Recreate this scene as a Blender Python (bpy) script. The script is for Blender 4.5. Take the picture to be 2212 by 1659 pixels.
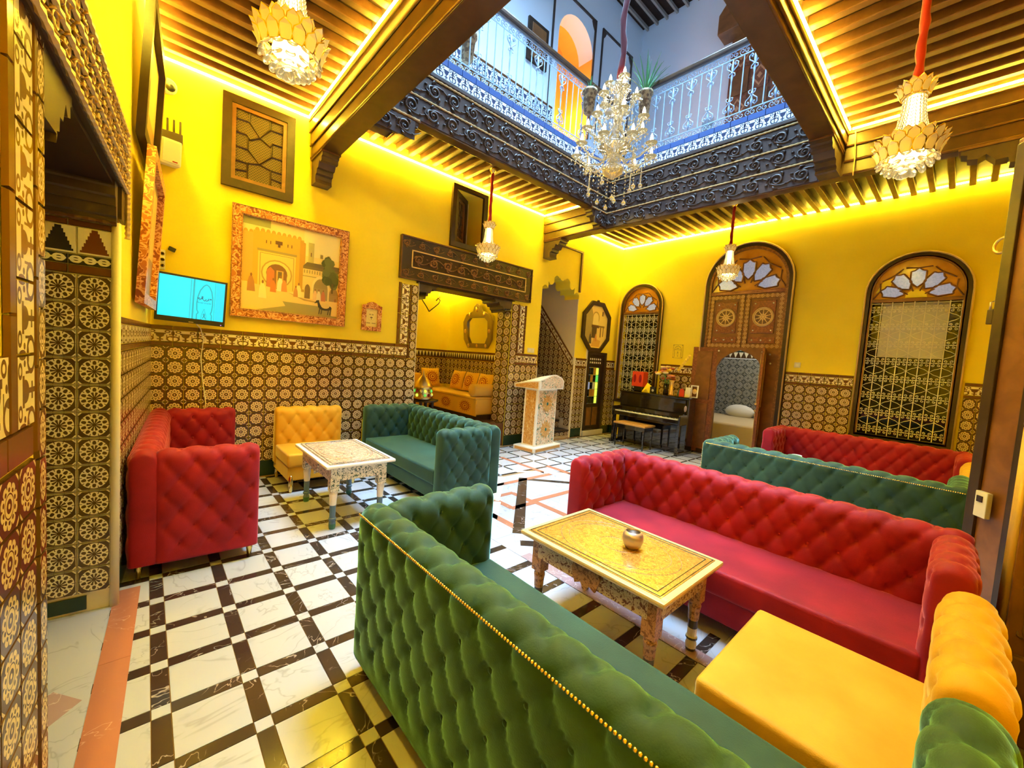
import bpy, bmesh, math, random
from mathutils import Vector, Matrix
random.seed(7)
for o in list(bpy.data.objects): bpy.data.objects.remove(o)
S = bpy.context.scene; COL = S.collection
PI = math.pi; sin = math.sin; cos = math.cos; R = math.radians

# ---------------------------------------------------------------- camera
def camera():
    yaw, pit, rol = R(47.808), R(-3.748), R(-3.982)
    f = Vector((cos(pit)*cos(yaw), cos(pit)*sin(yaw), sin(pit)))
    r = Vector((sin(yaw), -cos(yaw), 0)); d = f.cross(r)
    r2 = cos(rol)*r + sin(rol)*d; d2 = -sin(rol)*r + cos(rol)*d
    c = bpy.data.cameras.new('camera'); o = bpy.data.objects.new('camera', c); COL.objects.link(o)
    m = Matrix((r2, -d2, -f)).transposed().to_4x4(); m.translation = (0, 0, 1.65)
    o.matrix_world = m
    c.sensor_fit = 'HORIZONTAL'; c.sensor_width = 36; c.lens = 875.5/2212*36; c.clip_start = .05
    S.camera = o
camera()
# ---------------------------------------------------------------- world, daylight, exposure
W = bpy.data.worlds.new('sky'); S.world = W; W.use_nodes = True
W.node_tree.nodes['Background'].inputs[0].default_value = (.42, .66, 1, 1)
W.node_tree.nodes['Background'].inputs[1].default_value = .5
def area(name, loc, sx, sy, e, col, rot=(0, 0, 0), spread=PI):
    l = bpy.data.lights.new(name, 'AREA'); l.shape = 'RECTANGLE'; l.size = sx; l.size_y = sy; l.energy = e; l.color = col; l.spread = spread
    o = bpy.data.objects.new(name, l); COL.objects.link(o); o.location = loc; o.rotation_euler = rot; return o
area('skylight_daylight', (3.7, 2.78, 9.6), 3.6, 2.6, 980, (.38, .67, 1.0), spread=R(100))
S.view_settings.view_transform = 'Standard'; S.view_settings.look = 'None'; S.view_settings.gamma = 1; S.view_settings.exposure = .12
S.view_settings.use_curve_mapping = False
LED_STRENGTH = 290
C_ = S.cycles; C_.max_bounces = 5; C_.diffuse_bounces = 3; C_.glossy_bounces = 2; C_.transmission_bounces = 5; C_.transparent_max_bounces = 4; C_.caustics_reflective = False; C_.caustics_refractive = False; C_.adaptive_threshold = .2
# ---------------------------------------------------------------- material helpers
class X:                                                     # tiny expression layer over math nodes
    def __init__(s, nt, k): s.nt = nt; s.k = k
    def __add__(a, b): return op(a.nt, 'ADD', a, b)
    __radd__ = __add__
    def __sub__(a, b): return op(a.nt, 'SUBTRACT', a, b)
    def __rsub__(a, b): return op(a.nt, 'SUBTRACT', b, a)
    def __mul__(a, b): return op(a.nt, 'MULTIPLY', a, b)
    __rmul__ = __mul__
    def __truediv__(a, b): return op(a.nt, 'DIVIDE', a, b)
    def __lt__(a, b): return op(a.nt, 'LESS_THAN', a, b)
    def __gt__(a, b): return op(a.nt, 'GREATER_THAN', a, b)
def op(nt, o, *a):
    n = nt.nodes.new('ShaderNodeMath'); n.operation = o
    for i, x in enumerate(a):
        if isinstance(x, X): nt.links.new(x.k, n.inputs[i])
        else: n.inputs[i].default_value = x
    return X(nt, n.outputs[0])
def f1(o): return lambda a: op(a.nt, o, a)
xabs, xfr, xfl, xsin, xcos, xsq = map(f1, ('ABSOLUTE', 'FRACT', 'FLOOR', 'SINE', 'COSINE', 'SQRT'))
def xmin(a, b): return op((a if isinstance(a, X) else b).nt, 'MINIMUM', a, b)
def xmax(a, b): return op((a if isinstance(a, X) else b).nt, 'MAXIMUM', a, b)
def xat(a, b): return op(a.nt, 'ARCTAN2', a, b)
def xor_(*a):
    r = a[0]
    for b in a[1:]: r = xmax(r, b)
    return r
def band(v, c, w): return xabs(v-c) < w
def ring(x, y, cx, cy, r, w): 
    dx, dy = x-cx, y-cy
    return band(xsq(dx*dx+dy*dy), r, w)
def disc(x, y, cx, cy, rx, ry=None):
    dx, dy = (x-cx)/rx, (y-cy)/(ry or rx)
    return (dx*dx+dy*dy) < 1
MATS = {}
def mixc(nt, fac, a, b):
    n = nt.nodes.new('ShaderNodeMix'); n.data_type = 'RGBA'
    for s, x in ((n.inputs[0], fac), (n.inputs[6], a), (n.inputs[7], b)):
        if isinstance(x, X): nt.links.new(x.k, s)
        elif isinstance(x, (tuple, list)): s.default_value = (*x, 1)
        else: s.default_value = x
    return X(nt, n.outputs[2])
def noise(nt, scale=5, detail=3, dist=0, rough=.5, coord='Object', vec=None, kind='ShaderNodeTexNoise'):
    n = nt.nodes.new(kind); n.inputs['Scale'].default_value = scale
    if 'Detail' in n.inputs: n.inputs['Detail'].default_value = detail
    if 'Distortion' in n.inputs: n.inputs['Distortion'].default_value = dist
    if 'Roughness' in n.inputs: n.inputs['Roughness'].default_value = rough
    if vec is None: vec = tc(nt, coord)
    nt.links.new(vec, n.inputs['Vector']); return X(nt, n.outputs[0])
def tc(nt, which='Object'):
    k = nt.nodes.get('tc') 
    if not k: k = nt.nodes.new('ShaderNodeTexCoord'); k.name = 'tc'
    return k.outputs[which]
def geo(nt):
    k = nt.nodes.get('geo')
    if not k: k = nt.nodes.new('ShaderNodeNewGeometry'); k.name = 'geo'
    return k.outputs['Position']
def xy(nt, which='UV'):
    s = nt.nodes.new('ShaderNodeSeparateXYZ'); nt.links.new(geo(nt) if which == 'World' else tc(nt, which), s.inputs[0])
    return X(nt, s.outputs[0]), X(nt, s.outputs[1]), X(nt, s.outputs[2])
def ramp(nt, fac, stops):
    n = nt.nodes.new('ShaderNodeValToRGB'); e = n.color_ramp.elements
    while len(e) < len(stops): e.new(.5)
    for k, (p, c) in zip(e, stops): k.position = p; k.color = (*c, 1)
    nt.links.new(fac.k, n.inputs[0]); return X(nt, n.outputs[0])
def mat(name, base=(.8, .8, .8), rough=.5, metal=0, spec=.5, emis=None, es=0, sheen=0, stint=(1, 1, 1), coat=0, trans=0, col=None, bump=None, bs=.3, bd=.01, alpha=1):
    m = bpy.data.materials.new(name); m.use_nodes = True; nt = m.node_tree; b = nt.nodes['Principled BSDF']
    I = b.inputs; I['Base Color'].default_value = (*base, 1); I['Roughness'].default_value = rough; I['Metallic'].default_value = metal
    I['Specular IOR Level'].default_value = spec; I['Coat Weight'].default_value = coat; I['Transmission Weight'].default_value = trans; I['Alpha'].default_value = alpha
    if sheen: I['Sheen Weight'].default_value = sheen; I['Sheen Tint'].default_value = (*stint, 1); I['Sheen Roughness'].default_value = .35
    if emis: I['Emission Color'].default_value = (*emis, 1); I['Emission Strength'].default_value = es
    if col:
        c = col(nt); nt.links.new(c.k, I['Base Color'])
    if bump:
        h = bump(nt); n = nt.nodes.new('ShaderNodeBump'); n.inputs['Strength'].default_value = bs; n.inputs['Distance'].default_value = bd
        nt.links.new(h.k, n.inputs['Height']); nt.links.new(n.outputs[0], I['Normal'])
    m.diffuse_color = (*base, 1); MATS[name] = m; return m
def two(a, b, scale=4, detail=4, lo=.35, hi=.65, coord='Object'):
    return lambda nt: ramp(nt, noise(nt, scale, detail, coord=coord), [(lo, a), (hi, b)])
# plain surfaces
mat('plaster', (.95, .74, .055), .85, spec=.15, col=two((.94, .72, .045), (.98, .77, .065), 1.3), bump=lambda nt: noise(nt, 60, 4), bs=.12)
mat('plaster_white', (.72, .76, .82), .9, spec=.1)
mat('plaster_beige', (.74, .62, .44), .9, spec=.1)
mat('plaster_orange', (.95, .50, .08), .9, spec=.1)
mat('cream', (.82, .72, .52), .4)
mat('grout', (.30, .17, .07), .8)
mat('brown_tile', (.13, .045, .015), .22, spec=.6)
mat('green_tile', (.012, .035, .02), .25)
mat('blue_tile', (.07, .12, .30), .25, spec=.5)
def marble(a, v, scale=3, w=.012, dens=.6):
    def f(nt):
        n = noise(nt, scale*.55, 3, dist=3.2, vec=geo(nt)); n2 = noise(nt, 4.1, 4, vec=geo(nt))
        vein = (1-xmin(xabs(n-.5)/(w*(.35+n2)), 1))*xmax(xmin((n2-dens+.06)*9, 1), 0); t = nt.nodes.new('ShaderNodeObjectInfo'); rnd = X(nt, t.outputs['Random'])
        return mixc(nt, vein*.75, mixc(nt, rnd*.35+n2*.3, a, tuple(min(1, k*.82+.02) for k in a)), v)
    return f
mat('marble_white', (.51, .51, .55), .16, spec=.5, col=marble((.52, .52, .57), (.34, .33, .35), 2.6, .018, .46))
mat('marble_dark', (.03, .017, .012), .14, spec=.5, col=marble((.035, .02, .014), (.60, .50, .44), 5.0, .014, .50))
mat('marble_red', (.48, .17, .09), .18, spec=.5, col=marble((.50, .185, .10), (.72, .42, .28), 4, .010, .52))
mat('marble_pink', (.78, .58, .48), .2, spec=.5, col=marble((.80, .60, .50), (.7, .45, .36), 4, .02, .45))
mat('marble_purple', (.42, .27, .27), .18, spec=.5, col=marble((.44, .29, .29), (.75, .62, .6), 7, .02, .4))
def woodc(a, b, sc=(1, 1, 1)):
    def f(nt):
        mp = nt.nodes.new('ShaderNodeMapping'); mp.inputs['Scale'].default_value = sc; nt.links.new(tc(nt), mp.inputs[0])
        return ramp(nt, noise(nt, 6, 5, dist=.6, vec=mp.outputs[0]), [(.3, a), (.7, b)])
    return f
mat('wood_beam', (.07, .03, .013), .3, spec=.6, col=woodc((.05, .021, .009), (.095, .043, .017), (1, 1, 1)))
mat('wood_joist', (.12, .05, .024), .45, spec=.3, col=woodc((.085, .035, .017), (.16, .07, .034)))
mat('joist_pale', (.34, .27, .22), .6)
mat('wood_board', (.03, .011, .005), .5, spec=.25, col=woodc((.02, .008, .004), (.042, .016, .008)))
mat('wood_carved', (.04, .027, .022), .42, spec=.4, col=woodc((.05, .03, .025), (.085, .055, .042)))
mat('wood_dark', (.034, .016, .007), .42, spec=.4, col=woodc((.024, .011, .005), (.046, .022, .010)))
mat('wood_door', (.20, .075, .022), .38, col=woodc((.15, .055, .016), (.25, .10, .03)))
mat('wood_bench', (.55, .27, .06), .3)
mat('rope_gold', (.62, .42, .18), .4, metal=.2)
mat('gold', (.85, .60, .18), .22, metal=1)
mat('brass', (.78, .55, .22), .3, metal=1)
mat('pewter', (.62, .50, .42), .34, metal=.9)
mat('black_lacquer', (.012, .007, .005), .08, spec=.7, coat=.6)
mat('black_plastic', (.012, .012, .013), .35)
mat('ivory', (.85, .80, .66), .3)
mat('white_plastic', (.78, .72, .58), .4)
mat('iron_white', (.80, .74, .60), .45)
mat('iron_blue', (.36, .47, .62), .4)
mat('red_cloth', (.42, .01, .025), .8, sheen=.3)
mat('maroon_cloth', (.13, .006, .014), .8, sheen=.2)
mat('leaf', (.10, .32, .12), .5)
mat('pot_clay', (.34, .22, .10), .6, col=two((.42, .28, .13), (.16, .09, .04), 22, 1, .45, .55))
mat('glass_amber', (.62, .27, .03), .15, spec=.6, col=two((.50, .21, .02), (.72, .36, .05), 3))
mat('glass_blue', (.30, .38, .70), .15, spec=.6, emis=(.36, .46, .9), es=.28, col=two((.26, .35, .66), (.38, .46, .78), 40, 2))  # faint emission stands in for light coming through the panes from behind
mat('glass_yellow', (.95, .75, .06), .15)
mat('glass_dark', (.012, .011, .013), .06, spec=.7)
mat('glass_green', (.10, .45, .12), .15, emis=(.2, 1, .15), es=.5)  # emission imitates backlit glass, no lamp stands behind it
mat('glass_lime', (.65, .80, .08), .15, emis=(.75, 1, .1), es=.8)  # backlight painted in as emission, stronger than the green
mat('mirror', (.92, .92, .9), .03, metal=1)
mat('shell', (.92, .76, .42), .2, spec=.6, emis=(1, .74, .30), es=.10)  # slight emission imitates bulb light passing through the petals
mat('crystal', (1, .93, .72), .03, spec=.9, trans=.82, emis=(1, .82, .40), es=.07)  # weak emission adds painted sparkle to the glass
mat('bulb', (1, .9, .7), .3, emis=(1, .86, .55), es=40)
mat('lamp_core', (1, .9, .7), .3, emis=(1, .78, .38), es=7)
mat('led', (1, .8, .2), .5, emis=(1, .745, .05), es=LED_STRENGTH)
mat('led_soft', (1, .8, .2), .5, emis=(1, .76, .05), es=LED_STRENGTH*.34)
mat('bed_cloth', (.62, .47, .25), .85, sheen=.3)
mat('linen', (.75, .72, .66), .85)
mat('power_led', (.4, .2, .8), .4, emis=(.5, .2, 1), es=2)
def velvet(name, c, hi, tint):
    mat(name, c, .62, spec=.25, sheen=.8, stint=tint, col=two(c, hi, 3.2, 5, .36, .68), bump=lambda nt: noise(nt, 190, 2), bs=.10)
velvet('velvet_red', (.23, .004, .018), (.36, .010, .026), (1, .32, .40))
velvet('velvet_green', (.012, .042, .030), (.024, .072, .050), (.42, 1, .90))
velvet('velvet_yellow', (.62, .31, .014), (.74, .40, .03), (1, .85, .35))
# ---------------------------------------------------------------- printed patterns (on each tile's own UV)
CR = (.84, .66, .38); BR = (.085, .033, .010)
def polar(nt, n):
    u, v, _ = xy(nt); x, y = u-.5, v-.5; r = xsq(x*x+y*y); t = xat(y, x)
    a = (xfr(t*(n/(2*PI)))-.5)*(2*PI/n)
    return x, y, r, t, a
def corner(x, y): return (.5-xabs(x))+(.5-xabs(y))
def rosette(cream=CR, dark=BR):
    def f(nt):
        x, y, r, t, a = polar(nt, 10)
        w = r+.016*xcos(t*10)
        ar = a*r; dot = disc(r, ar, .305, 0, .042, .050)
        m = (w < .425)*(r > .135)*(1-dot)*(1-band(r, .225, .014))
        m = xor_(m*(1-(band(r, .385, .05)*(xabs(ar) > .098))), r < .05); dd = corner(x, y); m = xor_(m, band(dd, .13, .04))
        return mixc(nt, m, dark, cream)
    return f
def rings(cream=CR, dark=BR):
    def f(nt):
        x, y, r, t, a = polar(nt, 8); w = r+.02*xcos(t*8)
        m = xor_(band(w, .39, .045), band(r, .24, .03), r < .10, band(xmin(xabs(x), xabs(y)), 0, .018)*(r > .43), band(corner(x, y), .10, .03))
        return mixc(nt, m, dark, cream)
    return f
def star12(cream=(.88, .80, .62), dark=(.075, .04, .02)):
    def f(nt):
        x, y, r, t, a = polar(nt, 10)
        ar = a*r
        petal = (xabs(ar)/.062)*(xabs(ar)/.062)+((r-.34)/.085)*((r-.34)/.085)
        m = xor_((r < .455)*(r > .24)*(petal > 1), (r < .27)*(r > .06)*(xabs(ar) < (r-.05)*.16), band(corner(x, y), .10, .032), band(xmin(.5-xabs(x), .5-xabs(y)), 0, .012)*.6)
        m = m*(1-band(xabs(ar), .5*.62*r, .012)*(r > .38))
        return mixc(nt, m, dark, cream)
    return f
def vases(cream, dark):
    def f(nt):
        u, v, _ = xy(nt); x = xabs(u-.5); e = .5-x
        m = xor_(disc(x, v, 0, .58, .17, .24)*(v < .62), (x < .23)*band(v, .68, .06), (x < .04)*(v < .4), (x < .13)*band(v, .16, .045),
                 ring(x, v, .5, .22, .22, .04)*(v < .6), ring(x, v, .30, .86, .09, .03), disc(x, v, .5, .72, .05, .19), disc(x, v, .40, .60, .05, .06), disc(x, v, .5, .40, .11, .06), band(x, .27, .02)*(v > .3)*(v < .55))
        return mixc(nt, m, cream, dark)
    return f
def merlon(nt):
    u, v, _ = xy(nt); k = xfl(v*7)/7.0; w = .44-.40*k
    m = (xabs(u-.5) < w)*(v > .06)*(v < .97)
    t = nt.nodes.new('ShaderNodeObjectInfo'); rnd = X(nt, t.outputs['Random'])
    c = mixc(nt, rnd > .66, mixc(nt, rnd > .33, (.02, .06, .03), (.03, .025, .03)), (.16, .05, .02))
    return mixc(nt, m, (.86, .80, .60), c)
def teeth(nt):
    u, v, _ = xy(nt); m = xabs(u-.5) < .46*v
    return mixc(nt, m, (.08, .04, .02), (.86, .78, .55))
def chain(nt):
    u, v, _ = xy(nt); t = xfr(u*3); m = xor_(ring(t, v, .5, .5, .33, .12), band(v, .5, .10))*(v > .08)*(v < .92)
    return mixc(nt, m, (.03, .03, .03), (.88, .84, .7))
GL = dict(rough=.2, spec=.6, bump=lambda nt: noise(nt, 25, 2), bs=.06)
mat('zellige_rosette', CR, col=rosette(), **GL)
mat('zellige_rings', CR, col=rings(), **GL)
mat('zellige_star', CR, col=star12(), **GL)
mat('zellige_grey', CR, col=star12((.46, .45, .40), (.05, .055, .055)), **GL)
mat('frieze', CR, col=vases((.88, .76, .50), (.12, .045, .015)), **GL)
mat('frieze_blue', CR, col=vases((.80, .84, .92), (.05, .06, .12)), **GL)
mat('merlon', CR, col=merlon, **GL); mat('teeth', CR, col=teeth, **GL); mat('chain', CR, col=chain, **GL)
def marq(a, b, g, sc):                                       # painted / inlaid woodwork
    def f(nt):
        u, v, _ = xy(nt); p, q = xfr(u*sc)-.5, xfr(v*sc)-.5; s = xabs(p)+xabs(q)
        m = xor_(band(s, .40, .05), s < .14); n = noise(nt, 30, 2)
        return mixc(nt, m, mixc(nt, n > .52, a, b), g)
    return f
mat('inlay', (.3, .14, .04), .35, col=marq((.20, .08, .022), (.30, .13, .04), (.72, .50, .20), 1))
mat('inlay_red', (.3, .1, .04), .35, col=marq((.20, .06, .025), (.28, .09, .035), (.55, .26, .12), 1))
def medallion(nt):
    x, y, r, t, a = polar(nt, 10); ar = a*r
    m = xor_((xabs(ar) < .5*(.42-r)*.30)*(r > .10)*(r < .40), r < .07, band(r, .455, .03), (xabs(ar) < .012)*(r < .43), disc(r, ar, .36, 0, .03, .03))
    return mixc(nt, m, (.12, .055, .02), (.66, .44, .18))
mat('medallion', (.3, .14, .04), .35, col=medallion)
def arab(stops, sc, sc2):                                    # dense floral painting
    def f(nt):
        u, v, _ = xy(nt); n = noise(nt, sc, 1, 1.2, coord='UV'); w = noise(nt, sc2, 2, 2.2, coord='UV')
        c = ramp(nt, w, stops); l = band(n, .5, .018)
        return mixc(nt, l, c, stops[0][1])
    return f
mat('table_paint', (.8, .5, .2), .25, coat=.3, col=arab([(.3, (.30, .12, .02)), (.42, (.42, .18, .02)), (.5, (.52, .27, .04)), (.58, (.38, .15, .018)), (.7, (.50, .32, .09))], 16, 13))
mat('table_paint_white', (.8, .6, .5), .3, coat=.2, col=arab([(.3, (.12, .09, .07)), (.42, (.66, .50, .34)), (.5, (.50, .20, .07)), (.58, (.78, .64, .46)), (.7, (.30, .18, .10))], 9, 7))
mat('table_edge', (.78, .56, .22), .28, coat=.2)
mat('antique_silver', (.34, .27, .15), .3, metal=.8)
mat('table_edge_white', (.90, .80, .64), .3)
def leafp(bg, fg):
    def f(nt):
        n = noise(nt, 48, 1, .8); w = noise(nt, 16, 2, 1.5); return mixc(nt, xor_((n > .60), band(w, .5, .014)), bg, fg)
    return f
mat('apron_white', (.9, .8, .6), .35, col=leafp((.90, .80, .58), (.10, .13, .07)))
mat('apron_brown', (.6, .4, .2), .35, col=leafp((.74, .56, .30), (.22, .07, .03)))
mat('leg_orange', (.5, .24, .08), .35, col=leafp((.56, .28, .10), (.25, .10, .03)))
mat('leg_grey', (.10, .17, .24), .4); mat('leg_green', (.03, .14, .09), .4); mat('leg_dark', (.07, .05, .03), .4); mat('leg_cream', (.86, .74, .52), .4)
mat('lectern_paint', (.8, .7, .5), .35, col=arab([(.3, (.05, .14, .06)), (.40, (.86, .76, .52)), (.47, (.72, .33, .14)), (.53, (.90, .82, .60)), (.60, (.62, .26, .10)), (.66, (.88, .76, .5)), (.74, (.75, .55, .12))], 9, 8))
mat('lectern_orange', (.7, .35, .1), .35, col=arab([(.3, (.42, .17, .03)), (.45, (.72, .36, .07)), (.55, (.55, .24, .04)), (.65, (.90, .74, .38))], 10, 9))
def carpetp(nt):
    u, v, _ = xy(nt); x, y = xfr(u)-.5, xfr(v)-.5; r = xsq(x*x+y*y); t = xat(y, x)
    m = xor_(band(r+.012*xcos(t*20), .25, .035), band(r, .15, .025), r < .06, band(r, .34, .02)*(xcos(t*16) > 0))
    return mixc(nt, m, (.80, .44, .06), (.36, .06, .012))
mat('sunburst', (.8, .45, .07), .8, sheen=.3, col=carpetp)
mat('sedari_cloth', (.78, .44, .07), .8, sheen=.3)
def framep(nt):
    n = noise(nt, 22, 1, 1.0); return mixc(nt, band(n, .5, .05), mixc(nt, n > .6, (.55, .17, .04), (.30, .07, .02)), (.86, .48, .20))
mat('frame_paint', (.6, .2, .06), .4, col=framep)
def lattice(nt):
    x, y, z = xy(nt, 'Object'); a, b = xfr((x+y)*34), xfr((x-y)*34)
    return mixc(nt, xor_(band(a, .5, .22), band(b, .5, .22)), (.02, .013, .006), (.12, .07, .024))
mat('moucharabieh', (.1, .06, .02), .6, col=lattice)
def attr_mat(name, emit=False, es=1):
    m = mat(name, rough=.5); nt = m.node_tree; a = nt.nodes.new('ShaderNodeVertexColor'); a.layer_name = 'Col'; b = nt.nodes['Principled BSDF']
    nt.links.new(a.outputs[0], b.inputs['Base Color'])
    if emit:
        nt.links.new(a.outputs[0], b.inputs['Emission Color']); b.inputs['Emission Strength'].default_value = es
attr_mat('art'); attr_mat('screen', True, 1.1)
for n_ in ('screen', 'shell', 'crystal', 'glass_green', 'glass_lime', 'glass_blue', 'power_led'): MATS[n_].cycles.emission_sampling = 'NONE'
_b = MATS['screen'].node_tree; _b.links.remove(_b.nodes['Principled BSDF'].inputs['Base Color'].links[0]); _b.nodes['Principled BSDF'].inputs['Base Color'].default_value = (.01, .02, .02, 1); _b.nodes['Principled BSDF'].inputs['Roughness'].default_value = .35
# ---------------------------------------------------------------- mesh helpers
def T(x=0, y=0, z=0): return Matrix.Translation((x, y, z))
def RZ(a): return Matrix.Rotation(R(a), 4, 'Z')
def RX(a): return Matrix.Rotation(R(a), 4, 'X')
def RY(a): return Matrix.Rotation(R(a), 4, 'Y')
def SC(x, y=None, z=None): return Matrix.Diagonal((x, x if y is None else y, x if z is None else z, 1))
class MB:
    def __init__(s): s.v = []; s.f = []; s.mi = []; s.uv = {}; s.m = 0; s.c = None; s.fc = []
    def face(s, idx, uv=None):
        s.f.append(tuple(idx)); s.mi.append(s.m); s.fc.append(s.c)
        if uv: s.uv[len(s.f)-1] = uv
    def add(s, vs, fs):
        b = len(s.v); s.v += [tuple(p) for p in vs]
        for q in fs: s.face([b+i for i in q])
        return s
    def box(s, x0, y0, z0, x1, y1, z1, uv=False):
        b = len(s.v); s.v += [(x, y, z) for z in (z0, z1) for y in (y0, y1) for x in (x0, x1)]
        U = [(0, 0), (1, 0), (1, 1), (0, 1)]
        for q in ((0, 2, 3, 1), (4, 5, 7, 6), (0, 1, 5, 4), (2, 6, 7, 3), (0, 4, 6, 2), (1, 3, 7, 5)):
            s.face([b+i for i in q], U if uv else None)
        return s
    def tube(s, pts, r, n=8, cap=True, closed=False):
        pts = [Vector(p) for p in pts]; k = len(pts); b = len(s.v); rs = r if isinstance(r, (list, tuple)) else [r]*k
        up = Vector((0, 0, 1)); prev = None
        for i, p in enumerate(pts):
            d = (pts[(i+1) % k]-pts[i-1]) if closed else (pts[min(i+1, k-1)]-pts[max(i-1, 0)])
            d = d.normalized() if d.length > 1e-9 else Vector((0, 0, 1))
            if prev is None: a = d.orthogonal().normalized() if abs(d.z) > .9 else up.cross(d).normalized()
            else:
                a = prev-d*prev.dot(d); a = a.normalized() if a.length > 1e-6 else d.orthogonal().normalized()
            prev = a; c = d.cross(a)
            s.v += [tuple(p+rs[i]*(cos(2*PI*j/n)*a+sin(2*PI*j/n)*c)) for j in range(n)]
        for i in range(k if closed else k-1):
            o, q = b+i*n, b+((i+1) % k)*n
            for j in range(n): s.face((o+j, o+(j+1) % n, q+(j+1) % n, q+j))
        if cap and not closed:
            s.face([b+j for j in range(n)][::-1]); s.face([b+(k-1)*n+j for j in range(n)])
        return s
    def lathe(s, prof, n=16, c=(0, 0, 0), cap=True, mats=None):
        b = len(s.v); k = len(prof)
        for r, z in prof: s.v += [(c[0]+r*cos(2*PI*j/n), c[1]+r*sin(2*PI*j/n), c[2]+z) for j in range(n)]
        for i in range(k-1):
            if mats: s.m = mats[i]
            for j in range(n): s.face((b+i*n+j, b+i*n+(j+1) % n, b+(i+1)*n+(j+1) % n, b+(i+1)*n+j), [(j/n*6, i/k*6), ((j+1)/n*6, i/k*6), ((j+1)/n*6, (i+1)/k*6), (j/n*6, (i+1)/k*6)])
        if cap:
            if prof[0][0] > 1e-4: s.face([b+j for j in range(n)][::-1])
            if prof[-1][0] > 1e-4: s.face([b+(k-1)*n+j for j in range(n)])
        return s
    def ball(s, c, r, n=10, m=6):
        rx, ry, rz = r if isinstance(r, (tuple, list)) else (r, r, r); b = len(s.v)
        s.v.append((c[0], c[1], c[2]-rz))
        for i in range(1, m):
            a = -PI/2+PI*i/m; s.v += [(c[0]+rx*cos(a)*cos(2*PI*j/n), c[1]+ry*cos(a)*sin(2*PI*j/n), c[2]+rz*sin(a)) for j in range(n)]
        s.v.append((c[0], c[1], c[2]+rz)); t = len(s.v)-1
        for j in range(n):
            s.face((b, b+1+(j+1) % n, b+1+j)); s.face((t, t-n+j, t-n+(j+1) % n))
        for i in range(m-2):
            o = b+1+i*n
            for j in range(n): s.face((o+j, o+(j+1) % n, o+n+(j+1) % n, o+n+j))
        return s
    def prism(s, pts, z0, z1):
        b = len(s.v); k = len(pts); s.v += [(x, y, z) for z in (z0, z1) for x, y in pts]
        xs = [p[0] for p in pts]; ys = [p[1] for p in pts]; w = max(xs)-min(xs) or 1; h = max(ys)-min(ys) or 1
        uv = [((x-min(xs))/w, (y-min(ys))/h) for x, y in pts]
        s.face([b+i for i in range(k)][::-1], uv[::-1]); s.face([b+k+i for i in range(k)], uv)
        for i in range(k): s.face((b+i, b+(i+1) % k, b+k+(i+1) % k, b+k+i))
        return s
    def quad(s, pts, uv=None):
        b = len(s.v); s.v += [tuple(p) for p in pts]; s.face(range(b, b+len(pts)), uv); return s
    def xf(s, m, start=0):
        for i in range(start, len(s.v)): s.v[i] = tuple(m @ Vector(s.v[i]))
        return s
    def mesh(s, name, mats=(), smooth=False, bev=0, seg=2, fix=True):
        me = bpy.data.meshes.new(name); me.from_pydata(s.v, [], s.f)
        for m in mats: me.materials.append(MATS[m] if isinstance(m, str) else m)
        me.polygons.foreach_set('material_index', s.mi)
        if s.uv:
            l = me.uv_layers.new(name='UVMap').data
            for p in me.polygons:
                u = s.uv.get(p.index)
                if u:
                    for li, q in zip(p.loop_indices, u): l[li].uv = q
        if any(c is not None for c in s.fc):
            ca = me.color_attributes.new('Col', 'FLOAT_COLOR', 'CORNER')
            for p in me.polygons:
                c = s.fc[p.index] or (1, 1, 1)
                for li in p.loop_indices: ca.data[li].color = (*c, 1)
        if bev or fix:
            bm = bmesh.new(); bm.from_mesh(me)
            if fix and not s.uv: bmesh.ops.recalc_face_normals(bm, faces=bm.faces)
            if bev:
                bmesh.ops.remove_doubles(bm, verts=bm.verts, dist=1e-5)
                bmesh.ops.bevel(bm, geom=[e for e in bm.edges if len(e.link_faces) == 2 and e.calc_face_angle(0) > .5], offset=bev, segments=seg, profile=.6, affect='EDGES', clamp_overlap=True)
            bm.to_mesh(me); bm.free()
        if smooth: me.polygons.foreach_set('use_smooth', [True]*len(me.polygons))
        me.update(); return me
def O(name, me, parent=None, m=None, label=None):
    o = bpy.data.objects.new(name, me); COL.objects.link(o)
    if parent is not None: o.parent = parent
    if m is not None: o.matrix_local = m
    if label: o['label'] = label
    return o
def B(name, mb, mats, parent=None, m=None, smooth=False, bev=0, seg=2, label=None):
    return O(name, mb.mesh(name, mats if isinstance(mats, (list, tuple)) else [mats], smooth, bev, seg), parent, m, label)
def tag(o, label, cat, group=None):
    o['label'] = label; o['category'] = cat
    if group: o['group'] = group
    return o
def thing(name, label, cat, m=None, group=None):
    return tag(O(name, None, None, m), label, cat, group)
def struct(name, mb, mats, m=None, label=None, **k):
    o = B(name, mb, mats, None, m, **k); o['kind'] = 'structure'
    if label: o['label'] = label
    return o
def sroot(name, m=None, label=None):
    o = O(name, None, None, m); o['kind'] = 'structure'
    if label: o['label'] = label
    return o
def stuff(o): o['kind'] = 'stuff'; return o
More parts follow.
